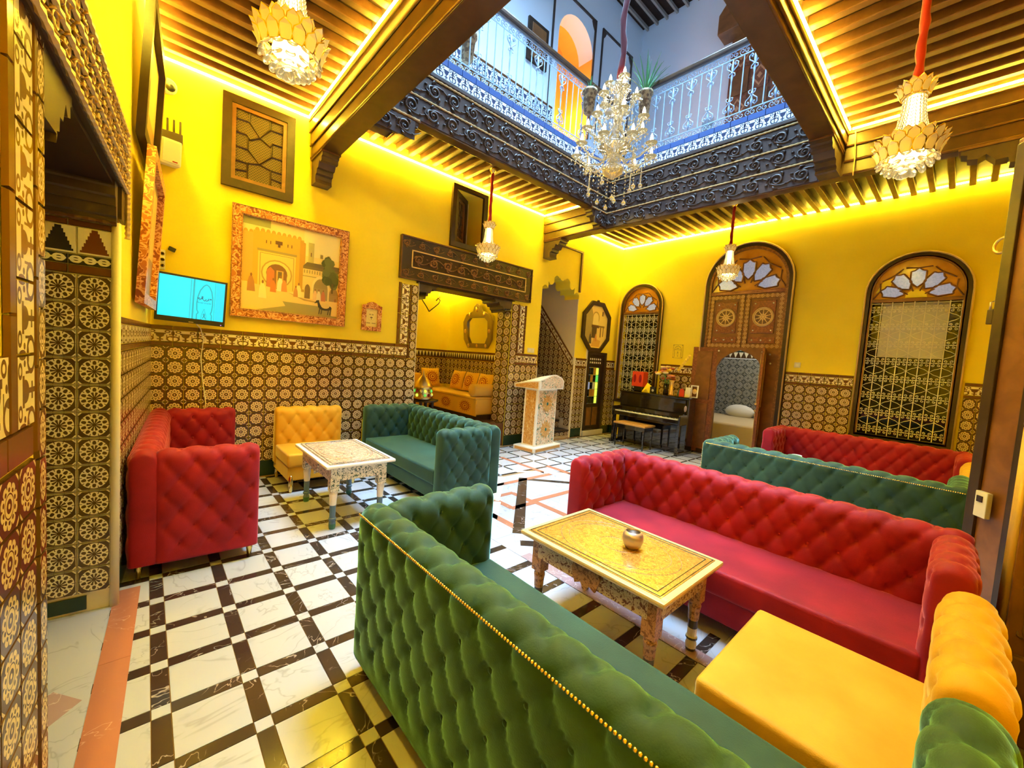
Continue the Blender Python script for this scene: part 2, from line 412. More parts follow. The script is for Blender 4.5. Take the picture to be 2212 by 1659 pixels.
def plate(name, outer, holes=(), t=.02, mats=('cream',), z=0):            # flat plate with holes, in XY, from z to z+t
    cu = bpy.data.curves.new(name, 'CURVE'); cu.dimensions = '2D'; cu.fill_mode = 'BOTH'; cu.extrude = t/2
    for pts in [outer, *holes]:
        sp = cu.splines.new('POLY'); sp.points.add(len(pts)-1); sp.use_cyclic_u = True
        for p, q in zip(sp.points, pts): p.co = (q[0], q[1], 0, 1)
    ob = bpy.data.objects.new(name, cu); me = bpy.data.meshes.new_from_object(ob)
    bpy.data.objects.remove(ob); bpy.data.curves.remove(cu)
    me.name = name; me.transform(T(0, 0, z+t/2)); me.materials.clear()
    for m in mats: me.materials.append(MATS[m])
    xs = [p[0] for p in outer]; ys = [p[1] for p in outer]; x0, y0, w, h = min(xs), min(ys), max(xs)-min(xs) or 1, max(ys)-min(ys) or 1
    uv = me.uv_layers[0] if me.uv_layers else me.uv_layers.new(name='UVMap')
    for lp in me.loops:
        c = me.vertices[lp.vertex_index].co; uv.data[lp.index].uv = ((c.x-x0)/w, (c.y-y0)/h)
    return me
def rect(x0, y0, x1, y1): return [(x0, y0), (x1, y0), (x1, y1), (x0, y1)]
def arch(x0, x1, y0, ys, n=20, over=0):                                   # rectangle closed by a round arch; over>0 gives a horseshoe
    c, r = (x0+x1)/2, (x1-x0)/2; p = [(x0, y0), (x1, y0)]
    for i in range(n+1):
        a = PI*i/n; p.append((c+(r+over)*cos(a), ys+(r+over)*sin(a)))
    return p
def tilemesh(name, w, h, m, t=.012, g=.0015):
    mb = MB(); b = .003; x0, x1, y0, y1 = g, w-g, g, h-g
    mb.v = [(x0, y0, 0), (x1, y0, 0), (x1, y1, 0), (x0, y1, 0), (x0+b, y0+b, t), (x1-b, y0+b, t), (x1-b, y1-b, t), (x0+b, y1-b, t)]
    mb.face((4, 5, 6, 7), [(0, 0), (1, 0), (1, 1), (0, 1)])
    for i in range(4): mb.face((i, (i+1) % 4, 4+(i+1) % 4, 4+i), [(0, 0)]*4)
    return mb.mesh(name, [m], fix=False)
TM = {}
def tiles(parent, name, m, u0, v0, nu, nv, w, h, z=0, skip=None, cap=None):   # each tile its own object on its wall
    key = (m, round(w, 4), round(h, 4))
    if key not in TM: TM[key] = tilemesh(name, w, h, m)
    for j in range(nv):
        for i in range(nu):
            if skip and skip(u0+(i+.5)*w, v0+(j+.5)*h): continue
            O(name, TM[key], parent, T(u0+i*w, v0+j*h, z))
def tilestuff(parent, name, m, u0, v0, nu, nv, w, h, z=0, mtx=None, skip=None):     # too small or grazing: joined
    mb = MB(); t = .01; g = .0015
    for j in range(nv):
        for i in range(nu):
            if skip and skip(u0+(i+.5)*w, v0+(j+.5)*h): continue
            a, b, c, d = u0+i*w+g, v0+j*h+g, u0+(i+1)*w-g, v0+(j+1)*h-g; k = len(mb.v)
            mb.v += [(a, b, z), (c, b, z), (c, d, z), (a, d, z), (a+.003, b+.003, z+t), (c-.003, b+.003, z+t), (c-.003, d-.003, z+t), (a+.003, d-.003, z+t)]
            mb.face((k+4, k+5, k+6, k+7), [(0, 0), (1, 0), (1, 1), (0, 1)])
            for e in range(4): mb.face((k+e, k+(e+1) % 4, k+4+(e+1) % 4, k+4+e), [(0, 0)]*4)
    return stuff(O(name, mb.mesh(name, [m], fix=False), parent, mtx))
def wallframe(o, u, n):                                                    # local x along the wall, y up, z into the room
    u, n = Vector(u).normalized(), Vector(n).normalized()
    m = Matrix((u, Vector((0, 0, 1)), n)).transposed().to_4x4(); m.translation = o; return m
YA, XB = 5.6, 8.35
FA = wallframe((0, YA, 0), (1, 0, 0), (0, -1, 0))                          # u = x
FB = wallframe((XB, 0, 0), (0, -1, 0), (-1, 0, 0))                         # u = -y
cdir = Vector((.165, 2.3, 0)).normalized(); cn = Vector((cdir.y, -cdir.x, 0))
FC = wallframe(Vector((.03, 5.6, 0))-cdir*5.6, cdir, cn)                   # u ~ y
FD = wallframe((0, -.42, 0), (-1, 0, 0), (0, 1, 0))                        # u = -x
def spiral(turns=1.6, a=.02, b=1.0, n=36, tail=.12, ph=0):
    pts = []
    for i in range(n+1):
        t = i/n; ang = 2*PI*turns*t+ph; r = a*(.12+.88*t)
        pts.append((r*cos(ang), b*r*sin(ang)))
    return pts
# ---------------------------------------------------------------- floor
fl = MB(); fl.box(-.9, -.9, -.12, 8.7, 6.05, -.006); floor = struct('floor', fl, 'grout')
PT = .33; SX, SY = .06, 1.87                                               # strip centres
def slab(m, pts, z=0, t=.012):
    mb = MB(); k = len(pts); x0 = sum(p[0] for p in pts)/k; y0 = sum(p[1] for p in pts)/k
    mb.prism([(x-x0, y-y0) for x, y in pts], -t, z); return mb.mesh(m, [m]), x0, y0
TW = .262; SW = .066; TF, SF = .292, .036
def ctile(m, w, h):
    mb = MB(); b = .0012; t = .004
    mb.box(-w/2+b, -h/2+b, -t, w/2-b, h/2-b, 0); return mb.mesh(m, [m])
FARM = ctile('marble_white', TF, TF), ctile('marble_dark', TF, SF), ctile('marble_dark', SF, TF), ctile('marble_white', SF, SF)
mw, md1, md2, ms = ctile('marble_white', TW, TW), ctile('marble_dark', TW, SW), ctile('marble_dark', SW, TW), ctile('marble_white', SW, SW)
def in_court(x, y): return x > 2.44 and x < 5.72-.9 and 1.9 < y+.0 and y < 3.95 and True
def court(x, y):                                                           # central inlaid panel
    return (2.34 < x < 4.62) and (-.9 < y < 4.10) and (x-y > -.62) and (x+y < 8.42) and not (x < 2.6 and y < 2.2)
far = []
near = {'t': 0, 's': 0, 'q': 0}
cells = []
for i in range(-2, 26):
    for j in range(-8, 12): cells.append((SX+PT*i, SY+PT*j))
cells.sort(key=lambda c: c[0]**2+c[1]**2)
xtra = MB(); xw = MB()
def vis(x, y): 
    return y > -.45 and -.30 < x < 8.3 and y < 5.58
hid = lambda x, y: (.82 < x < 1.5 and -.1 < y < 1.9) or (2.7 < x < 3.3 and 0 < y < 2.0) or (6.9 < x < 8.3 and y < 1.85) or (4.85 < x < 5.5 and y < 1.85) or (2.3 < x < 2.9 and 3.6 < y < 5.4) or (x < .6 and 3.6 < y < 5.4)
for cx, cy in cells:
    for kind, me, px, py, w, h in (('tile', mw, cx+PT/2, cy+PT/2, TW, TW), ('dark_strip', md1, cx+PT/2, cy, TW, SW), ('dark_strip', md2, cx, cy+PT/2, SW, TW), ('small_tile', ms, cx, cy, SW, SW)):
        if not vis(px, py) or court(px, py): continue
        if py > 4.12 and px > 2.9 or px > 4.7:
            me = FARM[(mw, md1, md2, ms).index(me)]; w, h = (TF if v_ == TW else SF for v_ in (w, h))
        key = kind[0] if kind != 'small_tile' else 'q'
        lim = {'t': 230, 'd': 290, 'q': 110}[key]
        far_ = near.get(key, 0) >= lim or hid(px, py)
        if not far_:
            near[key] = near.get(key, 0)+1; O(kind, me, floor, T(px, py, 0))
        else:
            b = .0012; (xtra if kind == 'dark_strip' else xw).box(px-w/2+b, py-h/2+b, -.004, px+w/2-b, py+h/2-b, 0)
stuff(B('dark_strip', xtra, 'marble_dark', floor)); stuff(B('tile', xw, 'marble_white', floor))
def fstrip(m, a, b, w, z=0.0, name='marble_strip', t=.005):
    a, b = Vector((*a, 0)), Vector((*b, 0)); d = (b-a).normalized(); n = Vector((-d.y, d.x, 0))*w/2
    pts = [a-n, b-n, b+n, a+n]; c = (a+b)/2
    mb = MB(); mb.prism([(p.x-c.x, p.y-c.y) for p in pts], -t, z); return B(name, mb, m, floor, T(c.x, c.y, 0))
# court panel: white marble slabs with red, pink and black inlay
nx = 0
for i in range(-1, 5):
    for j in range(-3, 8):
        x0, y0 = 2.34+i*.62, -.42+j*.62; pts = [(x0, y0), (x0+.618, y0), (x0+.618, y0+.618), (x0, y0+.618)]
        cl = [p for p in pts]; cx, cy = x0+.31, y0+.31
        if not any(court(*p) for p in pts+[(cx, cy)]): continue
        poly = pts
        for (a, b, c) in ((1, -1, .62), (-1, -1, 8.42), (1, 0, -2.34), (-1, 0, 4.62), (0, -1, 4.10)):       # a x + b y + c > 0
            out = []
            for k in range(len(poly)):
                p, q = poly[k], poly[(k+1) % len(poly)]; fp, fq = a*p[0]+b*p[1]+c, a*q[0]+b*q[1]+c
                if fp >= 0: out.append(p)
                if fp*fq < 0: s_ = fp/(fp-fq); out.append((p[0]+s_*(q[0]-p[0]), p[1]+s_*(q[1]-p[1])))
            poly = out
            if len(poly) < 3: break
        if len(poly) >= 3 and cy > -.5:
            me, ox, oy = slab('marble_white', poly, -.001, .004); O('marble_slab', me, floor, T(ox, oy, 0))
for a, b, w, m in (((2.39, -.42), (2.39, 2.32), .10, 'marble_purple'), ((2.37, 2.82), (2.97, 3.42), .13, 'marble_pink'), ((2.97, 3.45), (3.65, 4.12), .13, 'marble_pink'), ((3.70, 4.50), (4.34, 3.95), .09, 'marble_pink'), ((4.34, 3.96), (4.75, 3.60), .09, 'marble_pink'),
                   ((2.69, 2.35), (2.69, 3.16), .08, 'marble_red'), ((3.28, 3.86), (4.38, 3.86), .08, 'marble_red'), ((4.35, 3.9), (4.35, 4.95), .08, 'marble_red'), ((3.36, 3.20), (4.62, 3.20), .08, 'marble_red'), ((3.36, 3.20), (3.36, 1.9), .08, 'marble_red'),
                   ((2.98, 3.16), (3.36, 3.16), .075, 'marble_red'), ((2.98, 3.54), (3.36, 3.54), .075, 'marble_red'), ((3.00, 3.16), (3.00, 3.54), .075, 'marble_red'), ((3.335, 3.16), (3.335, 3.54), .075, 'marble_red'),
                   ((2.62, 2.655), (3.88, 3.92), .115, 'marble_dark'), ((3.86, 3.88), (4.55, 3.20), .09, 'marble_dark'), ((4.66, 3.30), (4.66, 4.2), .09, 'marble_red'), ((2.44, 2.0), (4.6, 2.0), .09, 'marble_red'), ((2.5, 2.50), (3.2, 1.9), .1, 'marble_dark')):
    nx += 1; fstrip(m, a, b, w, .0004*(1+nx % 4))
# threshold by the left doorway
rx = lambda y: -.135-.058*(3.42-y)/1.4
for k in range(4): y0, y1 = 3.44-.75*k, 2.692-.75*k; mb = MB(); mb.prism([(rx(y0), y0), (rx(y1), y1), (rx(y1)+.118, y1), (rx(y0)+.118, y0)], -.006, .003); B('marble_strip', mb, 'marble_red', floor)
mb = MB(); mb.prism([(-.137, 3.44), (-.9, 3.45), (-.9, .3), (-.266, .3)], -.006, .0025); B('threshold_slab', mb, 'marble_white', floor)
mb = MB(); mb.prism([(-.20, 2.47), (-.30, 2.60), (-.42, 2.50), (-.30, 2.36)], -.004, .003); B('marble_diamond', mb, 'marble_purple', floor)
# ---------------------------------------------------------------- lower walls
def scallop(x0, x1, z):
    p = []; n = 7
    for k in range(n):
        a = x0+(x1-x0)*k/n; b = x0+(x1-x0)*(k+1)/n; h = z+.34*sin(PI*(k+.5)/n)
        for i in range(5): t = i/4; p.append((a+(b-a)*t, h-.055*(1-(2*t-1)**2)*(1 if k % 2 else -1)))
    return p[::-1]
ALC = (3.05, 4.95); STR = (5.70, 6.82)
# wall A: plate with real openings
holesA = [rect(3.60, 3.42, 4.14, 4.24)]
outA = [(0, 0), (ALC[0], 0), (ALC[0], 2.70), (ALC[1], 2.70), (ALC[1], 0), (STR[0], 0), (STR[0], 2.98)]+scallop(STR[0], STR[1], 2.98)[::-1]+[(STR[1], 2.98), (STR[1], 0), (7.31, 0), (7.31, 1.86), (7.93, 1.86), (7.93, 0), (8.38, 0), (8.38, 4.95), (0, 4.95)]
wA = O('wall_back_left', plate('wall_back_left', outA, holesA, .40, ['plaster'], -.40), None, FA); wA['kind'] = 'structure'; wA['label'] = 'yellow plaster wall with painting, alcove and stair opening'
# wall B
W1 = (-5.50, -4.50, .80, 2.98); W3 = (-1.12, 0.0, .80, 3.02); DR = (-3.56, -2.12)
outB = [(-5.62, 0), (DR[0]+.1, 0), (DR[0]+.1, 3.35)]+[(-2.84+.62*cos(PI-PI*i/20), 3.35+.62*sin(PI*i/20)) for i in range(1, 20)]+[(DR[1]-.1, 3.35), (DR[1]-.1, 0), (.5, 0), (.5, 4.95), (-5.62, 4.95)]
holesB = [arch(W1[0]+.05, W1[1]-.05, W1[2]+.04, W1[3]), arch(W3[0]+.06, W3[1]-.06, W3[2]+.04, W3[3])]
wB = O('wall_back_right', plate('wall_back_right', outB, holesB, .30, ['plaster'], -.30), None, FB); wB['kind'] = 'structure'; wB['label'] = 'yellow plaster wall with arched windows and great door'
# wall C with doorway u 1.86..3.27, z<2.30
outC = [(-.9, 0), (1.86, 0), (1.86, 2.47), (3.27, 2.47), (3.27, 0), (5.62, 0), (5.62, 4.95), (-.9, 4.95)]
wC = O('wall_left', plate('wall_left', outC, [], .45, ['plaster'], -.45), None, FC); wC['kind'] = 'structure'; wC['label'] = 'yellow plaster wall with carved doorway at far left'
outD = rect(-8.7, 0, .9, 4.95)
wD = O('wall_front', plate('wall_front', outD, [], .3, ['plaster'], -.3), None, FD); wD['kind'] = 'structure'
# closes the hall behind the left doorway
mb = MB(); mb.box(-2.2, .9, 0, -2.1, 3.9, 2.6).box(-2.2, 3.60, 0, -.42, 3.7, 2.6).box(-2.2, .9, 0, -.55, 1.0, 2.6).box(-2.2, .9, 2.6, -.5, 3.9, 2.7).box(-2.2, .9, -.1, -.85, 3.9, -.008)
struct('wall_hall', mb, 'plaster_beige')
# ---------------------------------------------------------------- dado on wall A
P = .148
def friezeA(par, u0, u1, v=1.565, m='frieze', w=.20, lift=0):
    n = max(1, round((u1-u0)/w)); w = (u1-u0)/n
    tiles(par, 'frieze_tile', m, u0, v, n, 1, w, .125)
    n2 = max(1, round((u1-u0)/.2)); w2 = (u1-u0)/n2
    tiles(par, 'border_tile', 'brown_tile', u0, v+.125, n2, 1, w2, .045, .002); tiles(par, 'border_tile', 'brown_tile', u0, v-.045, n2, 1, w2, .045, .002)
def dado(par, u0, u1, m, top=1.52, base=.08, cap=True, joined=False, skip=None, p=P):
    n = max(1, round((u1-u0)/p)); w = (u1-u0)/n; nv = int((top-base)/p+.001); v0 = top-nv*p
    (tilestuff if joined else tiles)(par, 'wall_tile', m, u0, v0, n, nv, w, p, skip=skip)
    mb = MB(); mb.box(u0, 0, 0, u1, v0, .008); B('skirting', mb, 'green_tile', par)
hidA = lambda u, v: v < .55 and u < .6 or v < .7 and 2.3 < u < 2.7
dado(wA, .0, 2.72, 'zellige_rosette', skip=hidA); friezeA(wA, .0, 2.90)
dado(wA, 2.72, 3.05, 'zellige_rosette', top=1.52, skip=lambda u, v: v < .75)
def vborder(par, u0, v0, v1, w=.125, m='frieze'):                           # upright frieze
    n = max(1, round((v1-v0)/.2)); h = (v1-v0)/n; key = ('vb', m, round(h, 4))
    if key not in TM: TM[key] = tilemesh('frieze_tile', h, w, m)
    for k in range(n): O('frieze_tile', TM[key], par, T(u0+w, v0+k*h, 0) @ RZ(90))
vborder(wA, 2.77, 1.735, 2.62); tiles(wA, 'border_tile', 'brown_tile', 2.72, 1.735, 1, 4, .045, .225, .002); tiles(wA, 'border_tile', 'brown_tile', 2.90, 1.522, 1, 5, .03, .22, .002)
tiles(wA, 'wall_tile', 'zellige_rosette', 2.93, 1.522, 1, 8, .104, .138)
tiles(wA, 'border_tile', 'cream', 3.034, .1, 1, 10, .016, .258, .004)
dado(wA, 4.95, 5.68, 'zellige_rings'); friezeA(wA, 5.105, 5.68)
tiles(wA, 'wall_tile', 'zellige_rings', 4.955, 1.522, 1, 8, .148, .138); tiles(wA, 'border_tile', 'brown_tile', 5.105, 1.735, 1, 4, .035, .225, .002); vborder(wA, 5.145, 1.735, 2.62); tiles(wA, 'border_tile', 'brown_tile', 5.275, 1.735, 1, 4, .045, .225, .002)
dado(wA, 6.86, 7.25, 'zellige_rings'); friezeA(wA, 6.86, 7.25); dado(wA, 8.0, 8.33, 'zellige_rings'); friezeA(wA, 8.0, 8.33)
mb = MB(); mb.box(6.82, 0, 0, 6.86, 1.74, .015); mb.box(5.68, 0, 0, 5.70, 1.52, .015); stuff(B('corner_bead', mb, 'cream', wA))
# dado on wall B
dado(wB, -4.42, -3.62, 'zellige_rosette', skip=lambda u, v: v < 1.1); friezeA(wB, -4.42, -3.62)
dado(wB, -2.08, -1.15, 'zellige_rosette', skip=lambda u, v: v < .45); friezeA(wB, -2.08, -1.15)
dado(wB, .03, .42, 'zellige_rosette', skip=lambda u, v: v < .45); friezeA(wB, .03, .42); dado(wB, -5.6, -5.52, 'zellige_rings', joined=True)
# wall C dado (grazing) and doorway jamb tiles
dado(wC, 3.36, 5.58, 'zellige_rosette', joined=True); dado(wC, .6, 1.75, 'zellige_rosette', top=1.27); 
tilestuff(wC, 'frieze_tile', 'frieze', 3.36, 1.565, 11, 1, .2, .125); tilestuff(wC, 'border_tile', 'brown_tile', 3.36, 1.69, 11, 1, .2, .045); tilestuff(wC, 'border_tile', 'brown_tile', 3.36, 1.52, 11, 1, .2, .045)
tiles(wC, 'border_tile', 'brown_tile', .72, 1.28, 5, 1, .2, .09, .002); tiles(wC, 'frieze_tile', 'frieze', .72, 1.37, 5, 1, .165, .20)
vborder(wC, 1.60, 1.37, 2.55, .145); tiles(wC, 'border_tile', 'brown_tile', 1.545, 1.37, 1, 4, .05, .3, .002); tiles(wC, 'border_tile', 'brown_tile', 1.75, 1.28, 1, 5, .03, .25, .002); tiles(wC, 'wall_tile', 'zellige_rosette', 1.78, .07, 1, 17, .075, .148)
tiles(wC, 'wall_tile', 'zellige_rosette', 3.285, .07, 1, 15, .075, .148)
# far jamb of the doorway: a tiled reveal facing the camera
jb = FC @ Matrix.Translation((3.27, 0, 0)) @ RY(90).to_4x4()
jm = wallframe(FC @ Vector((3.268, 0, -.45)), cn, -cdir)
mb = MB(); mb.box(-.35, 0, -.02, .45, 2.34, 0); jamb = struct('wall_jamb', mb, 'cream', jm, 'star tiled reveal of the left doorway')
tiles(jamb, 'wall_tile', 'zellige_star', .44-.138*5, .115, 5, 12, .138, .152)
tiles(jamb, 'border_tile', 'brown_tile', -.25, 1.94, 4, 1, .1725, .05, .002); tiles(jamb, 'frieze_tile', 'chain', -.25, 1.99, 4, 1, .1725, .055); tiles(jamb, 'frieze_tile', 'merlon', -.25, 2.045, 5, 1, .138, .15); tiles(jamb, 'border_tile', 'brown_tile', -.25, 2.195, 4, 1, .1725, .035, .002)
mb = MB(); mb.box(-.25, .02, 0, .34, .1, .012); B('skirting', mb, 'green_tile', jamb)
mb = MB(); mb.box(-.35, 2.235, 0, .46, 2.47, .03); B('dark_board', mb, 'wood_board', jamb)
for v_ in (2.24, 2.44): mb = MB(); mb.tube([(-.35+.81*i/30, v_, .034) for i in range(31)], [.012*(1+.2*(-1)**i) for i in range(31)], 6); B('rope_moulding', mb, 'wood_joist', jamb)
mb = MB(); mb.tube([(.455, 0, 0), (.455, 2.25, 0)], .022, 8); B('corner_bead', mb, 'cream', jamb, smooth=True)
# ---------------------------------------------------------------- gallery beams
def beam(name, label, x0, y0, x1, y1, z0, z1=4.5, m='wood_beam'):
    mb = MB(); mb.box(x0, y0, z0, x1, y1, z1); return struct(name, mb, m, None, label, bev=.008)
b1 = beam('trim_1', 'long dark beam crossing to the painting wall', 1.487, -.41, 1.70, 5.598, 3.90)
b2 = beam('trim_2', 'short stepped beam over the stair corner', 5.64, 4.24, 5.86, 5.598, 3.90)
b3 = beam('trim_3', 'carved court beam on the door side', 5.72, -.41, 5.86, 4.24, 3.90)
b4 = beam('trim_4', 'carved court beam on the painting side', 1.70, 4.24, 5.72, 4.38, 4.148)
b5 = beam('trim_5', 'court beam on the right with lit cornice', 1.70, 1.11, 5.72, 1.32, 4.15)
def moulds(par, axis, face, a, b, zs, side, r=.014):                       # round mouldings running along a beam face
    for z, d in zs:
        p = [(face+side*d, a, z), (face+side*d, b, z)] if axis == 'y' else [(a, face+side*d, z), (b, face+side*d, z)]
        mb = MB(); mb.tube(p, r, 6); B('moulding', mb, 'wood_joist', par, smooth=True)
def fascia(par, axis, face, a, b, rows, side):
    for z0, z1, d in rows:
        mb = MB(); f0, f1_ = sorted((face, face+side*d))
        (mb.box(f0, a, z0, f1_, b, z1) if axis == 'y' else mb.box(a, f0, z0, b, f1_, z1)); B('fascia', mb, 'wood_beam', par, bev=.006)
ROW = [(3.90, 4.045, .004), (4.06, 4.20, .018), (4.215, 4.33, .034)]
fascia(b1, 'y', 1.487, -.41, 5.59, ROW, -1); moulds(b1, 'y', 1.487, -.41, 5.59, [(3.915, .004), (4.052, .014), (4.207, .03), (4.335, .036)], -1, .011)
fascia(b2, 'y', 5.64, 4.24, 5.59, ROW, -1); moulds(b2, 'y', 5.64, 4.24, 5.59, [(3.915, .004), (4.052, .014), (4.207, .03), (4.335, .036)], -1, .011)
fascia(b3, 'y', 5.72, -.41, 1.10, ROW, -1); moulds(b3, 'y', 5.72, -.41, 1.10, [(3.915, .004), (4.052, .014), (4.207, .03), (4.335, .036)], -1, .011)
fascia(b5, 'x', 1.11, 1.70, 5.70, [(4.15, 4.23, .004), (4.235, 4.33, .02)], -1); moulds(b5, 'x', 1.11, 1.70, 5.70, [(4.16, .004), (4.232, .014), (4.33, .024)], -1, .011)
def corbel(par, m, L=.40, w=.19, h=.30):                                   # stepped bracket: sticks out along local +y from the wall, hangs to -h
    prof = [(0, 0), (L, 0), (L, -.05), (L*.93, -.06), (L*.93, -.10), (L*.82, -.11), (L*.74, -.08), (L*.64, -.15), (L*.52, -.15), (L*.50, -.20), (L*.40, -.21), (L*.38, -.25), (L*.42, -h), (0, -h)]
    mb = MB(); mb.prism(prof, -w/2, w/2); mb.xf(Matrix(((0, 0, 1, 0), (1, 0, 0, 0), (0, 1, 0, 0), (0, 0, 0, 1))))
    c = B('corbel', mb, 'wood_carved', par, m); mb = MB(); mb.box(-w/2-.015, -.0, -.012, w/2+.015, L+.02, .012); B('corbel_cap', mb, 'wood_joist', c, bev=.004)
corbel(b1, T(1.594, 5.598, 3.895) @ RZ(180)); corbel(b2, T(5.75, 5.598, 3.895) @ RZ(180), .42, .20, .31)
corbel(b5, T(5.72, 1.215, 4.148) @ RZ(90), .52, .19, .24); corbel(b4, T(1.70, 4.31, 4.147) @ RZ(-90), .50, .13, .235); corbel(b4, T(5.72, 4.31, 4.147) @ RZ(90), .40, .13, .235)
corbel(b3, T(5.79, -.41, 3.895), .62, .15, .28)
# carved scrolls on the court beams
def scrollmesh():
    mb = MB(); L = .21
    pts = [(x, y, .0) for x, y in spiral(1.5, .075, 1, 26, ph=.4)]
    tail = [(pts[-1][0]+(L-pts[-1][0])*t, pts[-1][1]*(1-t)**2-.055*sin(PI*t), 0) for t in [k/9 for k in range(1, 10)]]
    n = len(pts+tail); mb.tube(pts+tail, [.006+.010*sin(PI*min(1, i/(n-1)*1.02)) for i in range(n)], 5)
    for c, r in (((0, 0), .022), ((.055, .075), .018), ((-.065, .055), .016), ((.10, -.055), .016), ((.15, .035), .020)): mb.ball((c[0], c[1], .002), (r, r*.7, .014), 6, 4)
    for a, l in ((.6, .06), (2.4, .05), (4.2, .05)):
        mb.tube([(.07*cos(a), .07*sin(a), 0), (.095*cos(a+.3), .095*sin(a+.3), .012), (.11*cos(a+.7), .10*sin(a+.7), 0)], [.010, .014, .003], 5)
    return mb.mesh('carved_scroll', ['wood_carved'], smooth=True)
SCR = scrollmesh()
def frieze_carved(par, F, u0, u1, z0, z1, w=0.0):
    mb = MB(); mb.box(u0, z0+.012, w, u1, z1-.012, w+.012); B('carved_panel', mb, 'wood_carved', par, F)
    n = max(1, round((u1-u0)/.27)); st = (u1-u0)/n; k = (z1-z0)/.25
    for i in range(n):
        O('carved_scroll', SCR, par, F @ T(u0+(i+.42)*st, (z0+z1)/2, w+.014) @ SC(1.05*k, (1 if i % 2 else -1)*1.05*k, 1.25))
def rope(par, F, u0, u1, z, w=0.014, m='rope_gold', r=.012):
    mb = MB(); n = max(2, int((u1-u0)/.03)); pts = [(u0+(u1-u0)*i/n, z, w) for i in range(n+1)]
    mb.tube(pts, [r*(1+.22*(-1)**i) for i in range(n+1)], 6); B('rope_moulding', mb, m, par, F)
FcA = wallframe((0, 4.24, 0), (1, 0, 0), (0, -1, 0)); FcB = wallframe((5.72, 0, 0), (0, -1, 0), (-1, 0, 0))
frieze_carved(b4, FcA, 1.72, 5.70, 4.155, 4.395); 
mb = MB(); mb.box(1.72, 4.38, -.13, 5.70, 4.955, 0); up4 = B('upper_fascia', mb, 'wood_carved', b4, FcA)
frieze_carved(b4, FcA, 1.72, 5.70, 4.41, 4.655); rope(b4, FcA, 1.72, 5.70, 4.403); rope(b4, FcA, 1.72, 5.70, 4.668); rope(b4, FcA, 1.72, 2.2, 4.155); rope(b4, FcA, 5.3, 5.7, 4.155)
frieze_carved(b4, FcA, 1.72, 2.15, 3.92, 4.14, .004); frieze_carved(b4, FcA, 5.38, 5.70, 3.92, 4.14, .004)
mb = MB(); mb.box(-4.24, 4.38, -.14, -1.30, 4.955, 0); B('upper_fascia', mb, 'wood_carved', b3, FcB)
for z0, z1 in ((3.905, 4.15), (4.17, 4.395), (4.41, 4.645)): frieze_carved(b3, FcB, -4.22, -1.33, z0, z1)
for z in (4.16, 4.403, 4.657): rope(b3, FcB, -4.23, -1.33, z)
for par, F, a, b in ((b4, FcA, 1.72, 5.70), (b3, FcB, -4.22, -1.33)):
    mb = MB(); mb.box(a, 4.68, 0, b, 4.73, .03); B('moulding', mb, 'wood_carved', par, F, bev=.008)
    n = round((b-a)/.17); tl = O('tile_band', None, par, F)
    tiles(tl, 'frieze_tile', 'frieze_blue', a, 4.735, n, 1, (b-a)/n, .14, .002); n = round((b-a)/.2); tiles(tl, 'border_tile', 'blue_tile', a, 4.875, n, 1, (b-a)/n, .08, .002)
# ---------------------------------------------------------------- ceiling boards and joists
cb = MB()
for x0, y0, x1, y1 in ((-.95, -.5, 1.5, 5.62), (1.5, 4.30, 5.80, 5.62), (5.80, -.5, 8.4, 5.62), (1.5, -.5, 5.80, 1.2)): cb.box(x0, y0, 4.5, x1, y1, 4.94)
ceiling = struct('ceiling', cb, 'wood_board', None, 'dark plank ceiling of the gallery')
JT = {}
def joist(x0, y0, x1, y1):
    dx, dy = round(x1-x0, 3), round(y1-y0, 3)
    if (dx, dy) not in JT:
        mb = MB(); mb.box(0, 0, 0, dx, dy, .085); JT[dx, dy] = mb.mesh('joist', ['wood_joist'], bev=.006, seg=1)
    O('joist', JT[dx, dy], ceiling, T(x0, y0, 4.416))
for k in range(30):
    y = 5.46-.19*k
    if y > -.3: joist(-.36, y, 1.455, y+.07)
for k in range(20):
    x = 1.80+.19*k
    if x < 5.5: joist(x, 4.385, x+.07, 5.58)
for k in range(32):
    y = 5.44-.19*k
    if y > -.35: joist(5.865, y, 8.34, y+.07)
for k in range(21):
    x = 1.78+.19*k
    if x < 5.6: joist(x, -.35, x+.07, 1.085)
# ---------------------------------------------------------------- LED strips (the room's main light)
def led(a, b, label, m='led'):
    a, b = Vector(a), Vector(b); mb = MB(); mb.tube([a, b], .011, 6); c = (a+b)/2
    mb.xf(T(*(-c))); tag(B('led_strip', mb, m, None, T(*c)), label, 'light strip', 'yellow cove light strips')
led((.04, 5.575, 4.372), (1.45, 5.575, 4.376), 'yellow light strip above the lattice window by the beam')
led((1.74, 5.575, 4.37), (5.60, 5.575, 4.366), 'long yellow light strip above the alcove lintel')
led((5.90, 5.575, 4.366), (8.30, 5.575, 4.36), 'short yellow light strip above the octagonal picture')
led((8.32, 5.57, 4.37), (8.32, -.40, 4.48), 'long yellow light strip above the great carved door')
led((1.438, 5.56, 4.375), (1.438, -.35, 4.40), 'yellow light strip along the long dark beam')
led((5.595, 5.55, 4.37), (5.595, 4.42, 4.37), 'short yellow light strip on the stepped beam over the stairs')
led((1.75, 1.07, 4.375), (5.67, 1.07, 4.375), 'yellow light strip along the right court beam')
led((5.67, 1.05, 4.375), (5.67, -.38, 4.375), 'yellow light strip behind the pendant chandelier at right')
led(FC @ Vector((5.55, 4.375, .03)), FC @ Vector((.2, 4.375, .03)), 'yellow light strip above the carved doorway at far left')
